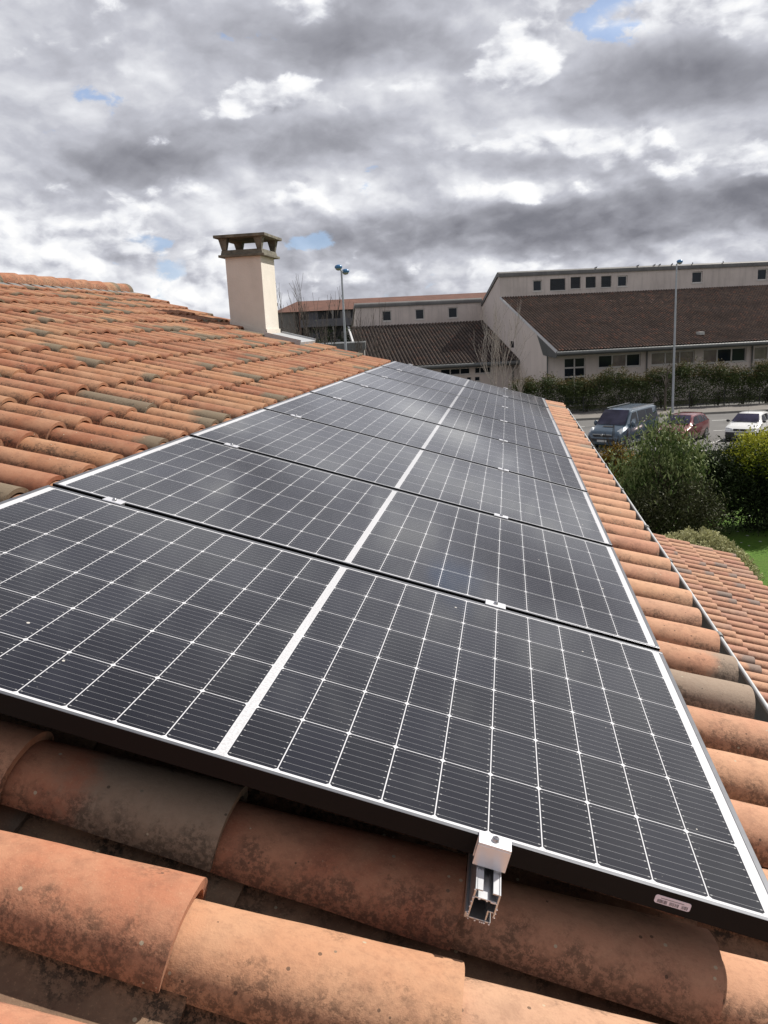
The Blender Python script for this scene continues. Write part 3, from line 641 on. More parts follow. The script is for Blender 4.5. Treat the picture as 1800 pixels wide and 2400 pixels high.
# rails under the modules, then clamps
def rail(u, label):
    t = thing('mounting_rail', label, 'rail', rot=ROOF_ROT, loc=roofpt(u, 0, 0), group='rails under the solar panels')
    b_ = MB(); y0, y1 = -0.072, 8.50
    wdt, zt, zb_ = 0.019, -0.0365, -0.088; th = 0.0028
    b_.box(-wdt, -wdt + th, y0, y1, zb_, zt); b_.box(wdt - th, wdt, y0, y1, zb_ + 0.012, zt)
    b_.box(-wdt + th, wdt - th, y0 + .001, y1, zb_, zb_ + th); b_.box(-wdt + th, wdt - th, y0 + .001, y1, zt - 0.016, zt - 0.0135)
    b_.box(-wdt + th, -0.007, y0 + .001, y1, zt - 0.003, zt - 0.0005); b_.box(0.007, wdt - th, y0 + .001, y1, zt - 0.003, zt - 0.0005)
    b_.box(0.007, 0.0095, y0 + .002, y1, zb_ + th, zb_ + 0.020); b_.box(0.0095, wdt - th, y0 + .002, y1, zb_ + 0.0175, zb_ + 0.020)
    b_.box(-wdt - 0.004, -wdt - .0001, y0, y1, zb_, zb_ + 0.010)
    b_.build('profile', 'rail', t, bevel=0.0006)
    for vv in (0.45, 1.9, 3.3, 4.7, 6.1, 7.5):    # roof hooks hidden below
        MB().box(-0.015, 0.015, vv - 0.02, vv + 0.02, -0.19, -0.0885).build('hook', 'steel', t)
    # ragged saw burr on the cut end
    bu = MB(); random.seed(3)
    for q in range(26):
        s_ = random.random(); px_, pz_ = random.choice(((-wdt + 2 * wdt * s_, zb_), (-wdt, zb_ + 0.05 * s_), (wdt, zb_ + 0.012 + 0.04 * s_), (-wdt + 2 * wdt * s_, zt - 0.015)))
        r_ = random.uniform(0.0005, 0.0012); bu.sphere((px_, y0 - 0.0008, pz_), r_, 5, 4, (1.6, 0.8, 1.2))
    bu.build('burr', 'alu', t)
    return t
rail(1.318, 'aluminium rail whose sawn end sticks out under the nearest panel'); rail(0.19, 'aluminium rail under the upper side of the panels, seen only at gaps')
def bolt(mb, y, z):
    mb.tube((0, y, z), (0, y, z + 0.0045), 0.0065, 0.0052, 16)
    mb.tube((0, y, z + 0.0045), (0, y, z + 0.006), 0.0052, 0.0035, 16)
random.seed(11)
def mid_clamp():
    t = thing('mid_clamp', 'x', 'clamp', rot=ROOF_ROT, group='clamps holding the solar panels')
    b_ = MB(); b_.box(-0.028, 0.028, -0.018, 0.018, 0.0004, 0.0035); b_.box(-0.028, 0.028, -0.0085, -0.006, -0.032, 0.0004); b_.box(-0.028, 0.028, 0.006, 0.0085, -0.032, 0.0004)
    b_.build('plate', 'alu', t, bevel=0.0007); q = MB(); bolt(q, 0, 0.0036); q.build('bolt', 'steel', t, smooth=40); return t
def end_clamp(sgn):
    t = thing('end_clamp', 'x', 'clamp', rot=ROOF_ROT, group='clamps holding the solar panels')
    b_ = MB()
    y0, y1 = (-0.0235, 0.007) if sgn < 0 else (-0.007, 0.0235)
    b_.box(-0.025, 0.025, y0, y1, 0.0006, 0.0042)
    ya, yb = (-0.0235, -0.0195) if sgn < 0 else (0.0195, 0.0235); b_.box(-0.025, 0.025, ya, yb, -0.0345, 0.0006)
    ya, yb = (-0.0045, -0.001) if sgn < 0 else (0.001, 0.0045); b_.box(-0.025, 0.025, ya, yb, -0.0345, 0.0006)
    b_.build('plate', 'alu', t, bevel=0.0008)
    q = MB(); bolt(q, -0.0085 if sgn < 0 else 0.0085, 0.0043); q.build('bolt', 'steel', t, smooth=40)
    h = MB(); zz = 0.0104; yq = -0.0085 if sgn < 0 else 0.0085
    h.tube((0, yq, zz - 0.0001), (0, yq, zz + 0.00015), 0.0026, n=6); h.build('socket', 'ink', t)
    return t
ordn = ['first', 'second', 'third', 'fourth', 'fifth', 'sixth', 'seventh']
mc = mid_clamp(); first = True
for u, rn in ((1.306, 'lower'), (0.19, 'upper')):
    for k in range(1, 8):
        c = mc if first else copy_tree(mc); first = False
        c.location = roofpt(u + random.gauss(0, 0.004), k * (PW + GAP) - GAP / 2, 0)
        c['label'] = f'silver clamp in the {ordn[k-1]} gap between panels, {rn} of the two clamp lines'
for u, v, sg, lab in ((1.3165, 0, -1, 'large silver end clamp with hex bolt on the near edge of the nearest panel'), (1.306, 8 * (PW + GAP) - GAP, 1, 'silver end clamp at the far edge of the panels, lower clamp line'),
                 (0.19, 8 * (PW + GAP) - GAP, 1, 'silver end clamp at the far edge of the panels, upper clamp line'), (0.19, 0, -1, 'silver end clamp at the near edge of the panels, out at the left')):
    c = end_clamp(sg); c.location = roofpt(u, v, 0); c['label'] = lab

# ------------------------------------------------------------------ annex with the lower pink roof
an = thing('annex', 'low annex with pink canal tile roof below the main gutter', 'annex')
NA = -2.05 + 0.117 - 0.197 + 0.004
dk = MB().prism([(2.35, NA - 0.065), (5.62, NA - 0.065), (5.62, NA - 0.16), (2.35, NA - 0.16)], 'y', -3.0, 12.70).build('roof', 'wall', an); dk.rotation_euler = ROOF_ROT
cv, cn = [], []
for ue in (5.72, 5.33, 4.95, 4.565, 4.19, 3.81, 3.43, 3.06):
    for k in range(0, 66):
        v = 12.68 - 0.243 * k
        if v < -3: break
        cv.append((ue, v, NA, 0, None)); cn.append((ue + 0.03, v - 0.1215, NA - 0.001, 0, None))
tiles('cover_tiles', 'annex_tile', dk, cv, False, grey_p=0.25); tiles('channel_tiles', 'channel', dk, cn, True)
for o_ in (dk.children): pass
aw = MB(); q5 = roofpt(5.35, 0, NA - 0.17); q2 = roofpt(2.4, 0, NA - 0.17)
aw.prism([(1.81, GZ), (q5.x, GZ), (q5.x, q5.z), (1.81, q2.z + 0.1)], 'y', -2.9, 12.45); aw.build('wall', 'wall', an)
GA = roofpt(5.70, 0, NA - 0.03)
ag = MB().prism(prof + inner, 'y', -3, 12.75).build('gutter', 'gutter', an, smooth=50); ag.location = (GA.x + 0.02, 0, GA.z); ag.scale = (0.8, 1, 0.8)
rm = MB().tube((0.078, -3, 0), (0.078, 12.75, 0), 0.010, n=8).build('rim', 'zinc', ag)

# ------------------------------------------------------------------ foliage
def rand_rot(n):
    q = RNG.normal(size=(n, 4)); q /= np.linalg.norm(q, axis=1)[:, None]; a, b, c, d = q.T
    return np.stack([np.stack([1 - 2 * (c * c + d * d), 2 * (b * c - a * d), 2 * (b * d + a * c)], 1), np.stack([2 * (b * c + a * d), 1 - 2 * (b * b + d * d), 2 * (c * d - a * b)], 1),
                     np.stack([2 * (b * d - a * c), 2 * (c * d + a * b), 1 - 2 * (b * b + c * c)], 1)], 1)
def leaves(name, parent, mat, blobs_, n, size, aspect=0.42, clump=1.0, shell=0.55, tipz=None, up=0.0, fuzz=0.16):
    """blobs_: (cx,cy,cz,rx,ry,rz); leaf-sized folded quads gathered in clumps"""
    vol = np.array([b[3] * b[4] * b[5] for b in blobs_]) ** 0.66; vol /= vol.sum(); P, T = [], []
    for b, fr in zip(blobs_, vol):
        k = max(8, int(n * fr)); nc = max(4, int(k / 16)); d = RNG.normal(size=(nc, 3)); d /= np.linalg.norm(d, axis=1)[:, None]
        rad = (shell + (1 - shell) * RNG.random(nc) ** 0.6) * (1 + fuzz * RNG.normal(size=nc))
        cc_ = d * rad[:, None] * np.array(b[3:6]) + np.array(b[:3]); idx = RNG.integers(0, nc, k)
        tone = RNG.random(nc)
        pts_ = cc_[idx] + RNG.normal(size=(k, 3)) * size * 1.5 * clump; P.append(pts_)
        hz = np.clip(((pts_[:, 2] - b[2]) / b[5] + 1) / 2, 0, 1)
        T.append(np.c_[np.clip(0.55 * tone[idx] + 0.45 * RNG.random(k), 0, 1), hz * 0.55 + RNG.random(k) * 0.3 + tone[idx] * .12 if tipz is None else (hz > tipz) * 0.7 * (RNG.random(k) > .25), RNG.random(k), np.ones(k)])
    P = np.vstack(P); T = np.vstack(T); n = len(P); keep = P[:, 2] > 0.02; P, T = P[keep], T[keep]; n = len(P)
    L = size * (0.65 + 0.7 * RNG.random(n)); W = L * aspect; Q = rand_rot(n)
    if up: Q[:, :, 0] = Q[:, :, 0] * (1 - up) + np.array([0, 0, up]); 
    e1 = Q[:, :, 0] * L[:, None] / 2; e2 = Q[:, :, 1] * W[:, None] / 2; e3 = Q[:, :, 2] * W[:, None] * 0.18
    V = np.stack([P - e1, P + e2 + e3, P + e1, P - e2 + e3], 1).reshape(-1, 3); F = np.arange(4 * n).reshape(-1, 4)
    return npmesh(name, V, F, mat, parent, tv=np.repeat(T, 4, 0))
TW = 0.012
def branches(mb, p, d, L, r, depth, spread=0.5, kids=3, up=0.15, seg=3):
    p = Vector(p); d = Vector(d).normalized()
    for s_ in range(seg):
        q = p + d * (L / seg); mb.tube(p, q, max(r, TW), max(r * 0.86, TW), 5 if depth > 1 else 3, cap=False); r *= 0.86; p = q
        d = (d + Vector((random.gauss(0, .1), random.gauss(0, .1), random.gauss(up * .35, .07)))).normalized()
        if depth > 0 and s_ < seg - 1 and random.random() < 0.75:
            dd = (d + Vector((random.gauss(0, spread), random.gauss(0, spread), random.gauss(up, spread * .5)))).normalized()
            branches(mb, p, dd, L * random.uniform(.55, .8), r * 0.6, depth - 1, spread, kids, up, seg)
    if depth > 0:
        for k in range(kids):
            dd = (d + Vector((random.gauss(0, spread), random.gauss(0, spread), random.gauss(up, spread * .5)))).normalized()
            branches(mb, p, dd, L * random.uniform(.6, .85), r * 0.7, depth - 1, spread, kids, up, seg)
def shrub(name, label, cat, a, d, mat, blobs_, n, size, group=None, z=0.0, stem_h=1.0, **kw):
    t = thing(name, label, cat, S(a, d, z), SITE_A, group)
    mb = MB()
    for k in range(5):
        x_, y_ = random.uniform(-.3, .3) * blobs_[0][3], random.uniform(-.3, .3) * blobs_[0][4]
        branches(mb, (x_ * .3, y_ * .3, 0), (x_, y_, 1.6), stem_h * 0.5, 0.035, 2, 0.4, 2)
    mb.build('stems', 'stem', t); leaves('foliage', t, mat, blobs_, n, size, **kw); return t

# photinia hedge behind the pavement
random.seed(21)
hx = 9.3; hl = []
while hx < 33:
    wd = random.uniform(1.05, 1.5); hl.append((hx, wd)); hx += wd * 1.45
hname = ['at the left end of the row, sparse and reddish', 'between the sparse left end shrub and the tall door', 'in front of the tall door', 'below the first window strip', 'between the first window strip and the drain pipe', 'just left of the street lamp', 'just right of the street lamp', 'below the second window strip', 'below the pipe run on the wall',
         'below the third window strip', 'tallest, left of the air conditioner', 'under the air conditioner', 'at the right edge of the row', 'beyond the right edge', 'beyond the right edge', 'beyond the right edge', 'beyond the right edge']
for k, (hx, wd) in enumerate(hl):
    h = (1.5 if k == 0 else random.uniform(2.15, 2.75) + 0.25 * (hx > 20)); n_ = 1500 if k == 0 else 6500
    bl_ = [(0, 0, h * 0.47, wd * (0.6 if k == 0 else 1.0), 0.75, h * 0.5)]
    for q in range(7): bl_.append((random.uniform(-1, 1) * wd * .85, random.uniform(-.4, .4), h * random.uniform(.72, .95), wd * .32, .38, h * random.uniform(.12, .2)))
    shrub('hedge_shrub', f'dark green hedge shrub {hname[min(k, len(hname)-1)]}', 'hedge shrub', hx, 59.5, 'leaf_hedge', bl_, n_, 0.13, 'row of hedge shrubs in front of the long building', z=0.1, tipz=0.78, shell=0.35)
# wire fence in front of the hedge
fe = thing('wire_fence', 'thin dark wire fence at the foot of the hedge', 'fence', S(0, 58.75, 0.0), SITE_A)
for k in range(-2, 20):
    MB().box(2.5 * k + 6.98, 2.5 * k + 7.02, -0.02, 0.02, 0, 1.25).build('post', 'plastic', fe)
fm = MB()
for zz in (0.35, 0.65, 0.95, 1.22): fm.box(2, 57, -0.006, 0.006, zz, zz + 0.012)
for k in range(0, 275): fm.box(2 + 0.2 * k, 2.008 + 0.2 * k, -0.012, -0.0065, 0.2, 1.22)
fm.build('wire', 'plastic', fe)

# garden shrubs
shrub('oleander', 'tall loose green oleander bush hiding the front of the red car', 'shrub', 8.2, 23.8, 'leaf_ole',
      [(0, 0, 1.2, 1.2, 1.0, 1.25), (-.05, 0, 2.35, .62, .6, .75), (-.8, 0, 2.1, .38, .4, .62), (.6, 0, 2.25, .42, .4, .62), (.2, 0, 3.2, .30, .3, .42), (-.2, 0, 3.3, .26, .25, .40), (-.95, 0, 1.5, .45, .4, .7), (.95, 0, 2.55, .22, .2, .42), (.55, 0, 2.95, .2, .2, .38), (-.55, 0, 2.95, .2, .2, .35), (-1.2, 0, 2.35, .16, .16, .36), (0, 0, 3.62, .14, .14, .22)], 12500, 0.20, aspect=0.23, up=0.45, shell=0.25, stem_h=2.6, tipz=.45, clump=.8, fuzz=.22)
shrub('evergreen_bush', 'dark dense bush between the oleander and the yellow-topped bush', 'shrub', 9.95, 25.2, 'leaf_dark',
      [(0, 0, 1.3, 1.25, 1.1, 1.35), (-.5, -.2, 2.0, .75, .6, .75), (.5, -.1, 1.9, .6, .6, .7)], 19000, 0.09, shell=0.3)
shrub('evergreen_bush', 'low dark bush in front of the oleander foot', 'shrub', 7.9, 22.8, 'leaf_olive',
      [(0, 0, .95, 1.55, .9, 1.05), (.9, 0, 1.35, .8, .6, .85), (-.6, 0, 1.2, .6, .5, .7)], 16000, 0.075, shell=0.3)
shrub('round_conifer', 'large rounded dark bush with yellow green top at the right edge', 'shrub', 11.9, 25.2, 'leaf_dark',
      [(0, 0, 1.35, 1.35, 1.2, 1.45), (1.2, 0, 1.3, 1.3, 1.2, 1.35)], 26000, 0.12, shell=0.25)
tp_ = [o_ for o_ in bpy.data.objects if o_.name.startswith('round_conifer')][0]
leaves('golden_top', tp_, 'leaf_yellow', [(0, -.1, 2.6, .95, .85, .42), (-.75, 0, 2.25, .5, .6, .35), (.9, -.1, 2.5, .8, .8, .35), (0.1, -.3, 2.2, 1.0, .7, .4)], 15000, 0.085, shell=0.5)
shrub('forsythia', 'brown twiggy bush with small yellow flowers beside the tile eave', 'shrub', 7.75, 27.0, 'leaf_forsythia',
      [(0, 0, 1.1, 1.1, .8, 1.35), (.3, 0, 1.9, .8, .4, .5), (-.5, 0, 2.0, .45, .3, .6), (0, .1, 2.3, .35, .25, .35)], 15000, 0.06, tipz=0.62, shell=0.2, stem_h=2.8)
shrub('round_bush', 'pale variegated rounded bush beside the annex roof', 'shrub', 7.62, 19.6, 'leaf_pale',
      [(0, 0, .5, 1.12, 1.1, .98), (.6, -.15, .33, .80, .9, .80), (-.55, 0, .5, .85, .9, .84)], 60000, 0.062, aspect=0.6, shell=0.97, clump=0.4, stem_h=.25, fuzz=0.045)
for (a_, d_, l_) in ((8.6, 31, 'dark background bush behind the forsythia'), (11.0, 32, 'dark background bush seen in the gap right of the oleander'), (14.2, 31.5, 'dark background bush behind the rounded yellow-topped bush')):
    shrub('evergreen_bush', l_, 'shrub', a_, d_, 'leaf_dark', [(0, 0, .8, 1.6, .9, .95), (.6, 0, 1.2, .7, .6, .6), (-.8, 0, 1.1, .6, .6, .6)], 9000, 0.1, shell=0.2)
# low wall at the end of the garden
lw = thing('low_wall', 'low grey concrete garden wall below the car park', 'wall', S(0, 38.5, 0), SITE_A)
MB().box(2, 60, -0.1, 0.1, -0.2, 0.30).build('wall_face', 'kerb', lw); MB().box(2, 60, -0.14, 0.14, 0.30, 0.37).build('coping', 'kerb', lw)

# ------------------------------------------------------------------ bare trees
def bare_tree(label, a, d, h, seed, mat='bark', r=0.13, spread=0.42, depth=4, group='bare trees along the street', z=0.0, multi=1, up=0.28, trunk=0.3, lean=(0, 0)):
    random.seed(seed); t = thing('bare_tree', label, 'tree', S(a, d, z), SITE_A, group)
    tr = MB(); cr = MB()
    for m_ in range(multi):
        ox, oy = (random.uniform(-.25, .25), random.uniform(-.2, .2)) if multi > 1 else (0, 0)
        dd = Vector((ox * .7 + lean[0], oy * .7, 1)).normalized(); p = Vector((ox * .3, oy * .3, 0)); ht = h * trunk; n = 5; rr = r
        for k in range(n):
            q = p + dd * ht / n; tr.tube(p, q, rr, rr * .93, 8, cap=False); rr *= .93; p = q; dd = (dd + Vector((random.gauss(0, .03), random.gauss(0, .03), .05))).normalized()
        for k in range(3): 
            d2 = (dd + Vector((random.gauss(0, spread), random.gauss(0, spread), random.uniform(0, .3)))).normalized()
            branches(cr, p, d2, h * 0.25, rr * .62, depth - 1, spread, 2, up)
        branches(cr, p, dd, h * 0.27, rr * .8, depth, spread * .8, 2, up)
    tr.build('trunk', mat, t); cr.build('crown', mat, t)
    zt = max(v[2] for v in cr.v); t.scale = (.72, .72, h / zt); return t
bare_tree('bare tree right beside the chimney', -5.4, 50, 9.7, 1, depth=3, spread=.35)
bare_tree('tallest bare tree between the chimney and the twin lamp', -4.25, 51, 10.1, 2, depth=3, spread=.33)
bare_tree('bare tree just left of the twin lamp', -2.9, 52, 9.3, 4, depth=3, spread=.33)
bare_tree('thin bare tree behind the twin lamp pole', -1.4, 58, 8.6, 5, depth=3, spread=.33)
bare_tree('thin bare tree in front of the left wing windowless corner', -.1, 60, 8.7, 6, depth=3, spread=.3)
bare_tree('bare sapling low behind the far edge of the tile roof', -4.9, 47, 7.6, 7, depth=3, spread=.45)
bare_tree('pale many-stemmed bare tree in front of the building side wall', 7.35, 52, 8.2, 12, mat='bark_pale', depth=3, spread=.36, multi=3, trunk=.38, r=.085)
bare_tree('small bare tree by the sparse end of the hedge', 9.35, 54, 4.1, 13, mat='bark_pale', depth=3, spread=.4, r=.06)
bare_tree('bare pollarded tree hugging the street lamp pole', 19.75, 57.2, 3.7, 15, depth=3, spread=1.1, up=-.02, trunk=.55, r=.14)

# ------------------------------------------------------------------ street lamps
def lamp(label, a, d, h, heads, z=0.0, yaw=0.0, lean=0.0):
    t = thing('street_lamp', label, 'street lamp', S(a, d, z), SITE_A + yaw)
    m_ = MB(); m_.tube((0, 0, 0), (lean * h * .5, 0, h * .5), 0.085, 0.07, 12); m_.tube((lean * h * .5, 0, h * .5), (lean * h, 0, h - .1), 0.07, 0.045, 12)
    m_.tube((0, 0, 0), (0, 0, .5), .12, .1, 12)
    m_.build('pole', 'pole', t, smooth=40)
    for (dx, dy, dz) in heads:
        h_ = h; h = h_ + dz
        L_ = math.hypot(dx, dy); ux, uy = dx / L_, dy / L_; cx = lean * h + dx; cy = dy
        hd = MB(); hd.sphere((cx, cy, h + .02), 0.175, 18, 10, (1.15, 1.15, .72)); hh = hd.build('lamp_head', 'blue', t, smooth=60)
        ln = MB(); ln.sphere((cx, cy, h - .05), 0.158, 18, 10, (1.0, 1.0, .68)); ln.build('lens', 'lens', hh, smooth=60)
        MB().tube((lean * h, 0, h_ - .12), (cx, cy, h - .02), 0.03).build('arm', 'pole', t)
        h = h_
    return t
lamp('tall grey street lamp with two blue heads left of the buildings', -1.58, 44, 9.75, [(-.13, -.25, .05), (.20, .25, -.14)])
lamp('tall grey street lamp with one blue head beside the car park', 19.85, 56.0, 9.95, [(.12, -.2, 0)])

# ------------------------------------------------------------------ long building with its wings
BA = SITE_A + R(5.61)
def BP(x_, y_, z_): return (x_, y_, z_)
E0 = (4.82, 62.21, GZ)
def holes_wall(mb, x0, x1, z0, z1, y, holes, depth=0.18):
    xs = sorted({x0, x1, *[h[0] for h in holes], *[h[1] for h in holes]}); zs_ = sorted({z0, z1, *[h[2] for h in holes], *[h[3] for h in holes]})
    for i in range(len(xs) - 1):
        for j in range(len(zs_) - 1):
            cx, cz = (xs[i] + xs[i + 1]) / 2, (zs_[j] + zs_[j + 1]) / 2
            if any(h[0] < cx < h[1] and h[2] < cz < h[3] for h in holes): continue
            mb.poly([(xs[i], y, zs_[j]), (xs[i + 1], y, zs_[j]), (xs[i + 1], y, zs_[j + 1]), (xs[i], y, zs_[j + 1])])
    for a_, b_, c_, d_ in holes:
        mb.poly([(a_, y, c_), (b_, y, c_), (b_, y + depth, c_), (a_, y + depth, c_)]); mb.poly([(a_, y, d_), (b_, y, d_), (b_, y + depth, d_), (a_, y + depth, d_)])
        mb.poly([(a_, y, c_), (a_, y, d_), (a_, y + depth, d_), (a_, y + depth, c_)]); mb.poly([(b_, y, c_), (b_, y, d_), (b_, y + depth, d_), (b_, y + depth, c_)])
def window(parent, h, y, div=1, depth=0.18, mat='glass', ft=0.07, horiz=(), name='window', fmat='win_frame', sill=True, mats=None):
    a_, b_, c_, d_ = h; f = MB(); yy = y + depth - 0.08
    f.box(a_, b_, yy, yy + .06, c_, c_ + ft); f.box(a_, b_, yy, yy + .06, d_ - ft, d_); f.box(a_, a_ + ft, yy, yy + .06, c_ + ft, d_ - ft); f.box(b_ - ft, b_, yy, yy + .06, c_ + ft, d_ - ft)
    for k in range(1, div):
        xm = a_ + (b_ - a_) * k / div; f.box(xm - ft * .7, xm + ft * .7, yy + .002, yy + .062, c_ + ft, d_ - ft)
    for zc in horiz: f.box(a_ + ft, b_ - ft, yy + .004, yy + .064, zc - ft * .8, zc + ft * .8)
    if sill: f.box(a_ - .06, b_ + .06, y - .05, y + depth - .081, c_ - .06, c_ - .001)
    fo = f.build(name, fmat, parent)
    for k in range(div):
        xa, xb = a_ + (b_ - a_) * k / div, a_ + (b_ - a_) * (k + 1) / div
        mm = mats[k] if mats else mat
        MB().poly([(xa + .01, y + depth - .02, c_), (xb - .01, y + depth - .02, c_), (xb - .01, y + depth - .02, d_), (xa + .01, y + depth - .02, d_)]).build('pane', mm, fo)
    return fo
def tile_roof(parent, name, mat, x0, x1, y0, z0, y1, z1, pitch, amp, course=0.36):
    """corrugated tile roof with stepped courses"""
    ny = int(round((y1 - y0) / (course * .97))); npx = int((x1 - x0) / pitch) * 6; xs = x0 + np.arange(npx + 1) * pitch / 6; xs[-1] = x1; V = []
    prof_ = amp * np.sqrt(np.clip(0.5 + 0.5 * np.cos(2 * np.pi * xs / pitch), 0, 1))
    for j in range(ny):
        for e in (0, 1):
            f = (j + e) / ny; yy = y0 + (y1 - y0) * f; zz = z0 + (z1 - z0) * f + (0.022 if e == 0 else 0.0)
            V.append(np.c_[xs, np.full_like(xs, yy), zz + prof_])
    V = np.vstack(V); n = npx + 1; F = []
    idx = np.arange(npx)
    for r_ in range(2 * ny - 1): F.append(np.c_[r_ * n + idx, r_ * n + idx + 1, (r_ + 1) * n + idx + 1, (r_ + 1) * n + idx])
    return npmesh(name, V, np.vstack(F), mat, parent, smooth=False)
def half_round(parent, name, mat, x0, x1, y, z, r, flip=1, closed=True):
    p_ = [(y - r * math.sin(math.pi * q / 10) * flip, z - r + r * math.cos(math.pi * q / 10)) for q in range(11)] + [(y + 0.05, z - 2 * r), (y + .05, z)]
    return MB().prism(p_, 'x', x0, x1).build(name, mat, parent, smooth=35)

B1 = thing('school_building', 'long pinkish building with dark tile roof and raised strip of windows behind the car park', 'building', E0, BA)
XR = 46.0
facade = MB(); fy = 2.3
hd = (1.29, 2.98, 0.05, 3.72); wins = [(4.01, 7.40, 2.83, 3.80), (8.25, 11.76, 2.83, 3.80), (12.48, 16.01, 2.76, 3.82), (16.66, 20.2, 2.80, 3.82), (21, 24.5, 2.8, 3.8), (25.5, 29, 2.8, 3.8)]
holes_wall(facade, 0, XR, 0, 4.0, fy, [hd] + wins)
facade.poly([(0, fy, 0), (0, fy, 4.0), (0, 0.3, 4.02), (0, 0.3, 4.30), (0, 16.95, 8.70), (0, 16.95, 0)])
facade.poly([(0, 16.95, 0), (0, 16.95, 10.75), (0, 17.5, 11.0), (0, 23.5, 8.8), (0, 30, 6.3), (0, 30, 0)])
facade.poly([(XR, 0.3, 0), (XR, 0.3, 4.3), (XR, 16.95, 8.7), (XR, 16.95, 10.9), (XR, 30, 6.3), (XR, 30, 0)])
facade.poly([(0, 30, 0), (XR, 30, 0), (XR, 30, 6.3), (0, 30, 6.3)])
facade.build('wall', 'b_wall', B1)
cl = MB(); ch_ = [(3.12, 4.0, 9.25, 10.27), (4.75, 6.22, 9.25, 10.32), (6.72, 7.67, 9.34, 10.40), (8.16, 9.14, 9.34, 10.37), (9.65, 10.64, 9.34, 10.37), (11.23, 12.19, 9.33, 10.33), (18.49, 19.54, 9.36, 10.41), (25, 26, 9.36, 10.4)]
holes_wall(cl, 0, XR, 8.6, 10.8, 16.94, ch_, 0.2); cl.build('upper_wall', 'b_wall2', B1)
for k, h in enumerate(ch_): window(B1, h, 16.94, 1, 0.2, mat='louvre' if k in (1, 2, 3, 4) else 'glass', ft=0.09 if k not in (1, 2, 3, 4) else 0.03)
for h in ch_[1:5]:
    lv = MB()
    for q in range(9): zc = h[2] + .06 + q * (h[3] - h[2] - .1) / 9; lv.box(h[0] + .03, h[1] - .03, 17.02, 17.05, zc, zc + .05)
    lv.build('louvre', 'louvre', B1)
window(B1, hd, fy, 2, horiz=(2.28, 2.97), name='glazed_door', sill=False)
window(B1, wins[0], fy, 3, mats=['glass', 'curtain', 'glass']); window(B1, wins[1], fy, 3, mats=['curtain', 'curtain', 'curtain'])
for h in wins[2:]: window(B1, h, fy, 3, mats=['curtain', 'glass', 'glass'])
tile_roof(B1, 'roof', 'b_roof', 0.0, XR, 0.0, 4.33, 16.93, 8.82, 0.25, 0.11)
MB().poly([(0, 0, 4.2), (XR, 0, 4.2), (XR, 0.3, 4.0), (0, 0.3, 4.0)]).poly([(0, 0.3, 4.0), (XR, 0.3, 4.0), (XR, fy, 3.98), (0, fy, 3.98)]).build('soffit', 'b_metal', B1)
half_round(B1, 'eave_gutter', 'b_metal', -0.06, XR, 0.03, 4.36, 0.17)
vt = MB(); vt.poly([(-.05, -.02, 4.36), (-.05, 16.9, 8.90), (-.05, 16.9, 8.72), (-.05, -.02, 4.18)]); vt.poly([(-.05, -.02, 4.36), (.05, -.02, 4.40), (.05, 16.9, 8.93), (-.05, 16.9, 8.90)]); vt.build('verge_trim', 'white_trim', B1)
MB().prism([(-.02, 4.17), (5.0, 5.5), (3.4, 4.0), (0.3, 3.86), (0.0, 4.0)], 'x', -.045, -.005).build('end_panel', 'b_metal', B1)
# rounded metal edge along the top of the upper wall, and down the gable behind
pr = [(16.80, 10.66), (16.78, 10.85), (16.84, 11.0), (16.98, 11.09), (17.25, 11.14), (17.6, 11.05), (24.5, 8.55), (30.2, 6.4), (30.2, 6.2), (17.4, 10.75), (16.96, 10.70)]
MB().prism(pr, 'x', -.12, XR + .1).build('ridge_cap', 'b_band', B1, smooth=35)
for (xa, xb) in ((-.12, -.02), (7.8, 7.9), (16.4, 16.5), (24, 24.1)): MB().tube(((xa + xb) / 2, fy - .1, 0), ((xa + xb) / 2, fy - .1, 4.0), .055).build('drain_pipe', 'b_metal', B1)
cp = MB(); cp.box(12.05, 13.34, fy - .03, fy - .002, 2.66, 2.70); cp.box(13.30, 13.34, fy - .03, fy - .002, 1.5, 2.66); cp.build('conduit', 'stem', B1)
MB().prism([(11.92, 2.55), (12.4, 2.5), (12.2, 1.7), (11.85, 1.75)], 'z', 4.98, 5.20).build('roof_vent', 'ac', B1)
of = MB()
for (xa, ya) in ((9.5, 13.8), (10.4, 13.9), (12.0, 13.2), (12.6, 12.6), (13.2, 13.4), (13.7, 12.5), (11.2, 11.0), (16.8, 6.0), (15.6, 10.6)):
    zz = 4.33 + (ya) * 4.51 / 16.93; of.prism([(ya - .18, zz - .04), (ya + .18, zz + .055), (ya + .18, zz + .095), (ya - .18, zz + .0)], 'x', xa - .13, xa + .13)
of.build('replacement_tiles', 'apt_roof', B1)
MB().box(12.25, 12.65, -0.02, 0.02, 0, .01)
swn = MB().box(-.02, .03, 12.25, 13.3, 4.4, 4.95).build('side_window', 'glass', B1)
# air conditioning units on brackets
for xa, xb, za, zb_, lab in ((16.6, 17.75, 1.65, 2.30, 'larger air conditioning unit on the wall at the right edge'), (15.3, 16.45, 1.45, 2.08, 'lower air conditioning unit left of the larger one')):
    t = thing('air_conditioner', lab, 'air conditioner', Matrix.Translation(E0) @ Matrix.Rotation(BA, 4, 'Z') @ Vector((xa, fy - .45, za)), BA, 'air conditioners on the long building')
    MB().box(0, xb - xa, 0, .40, 0, zb_ - za).build('casing', 'ac', t, bevel=.01)
    MB().tube(((xb - xa) * .38, -.012, (zb_ - za) / 2), ((xb - xa) * .38, -.001, (zb_ - za) / 2), .26, n=24).build('fan_grille', 'plastic', t)

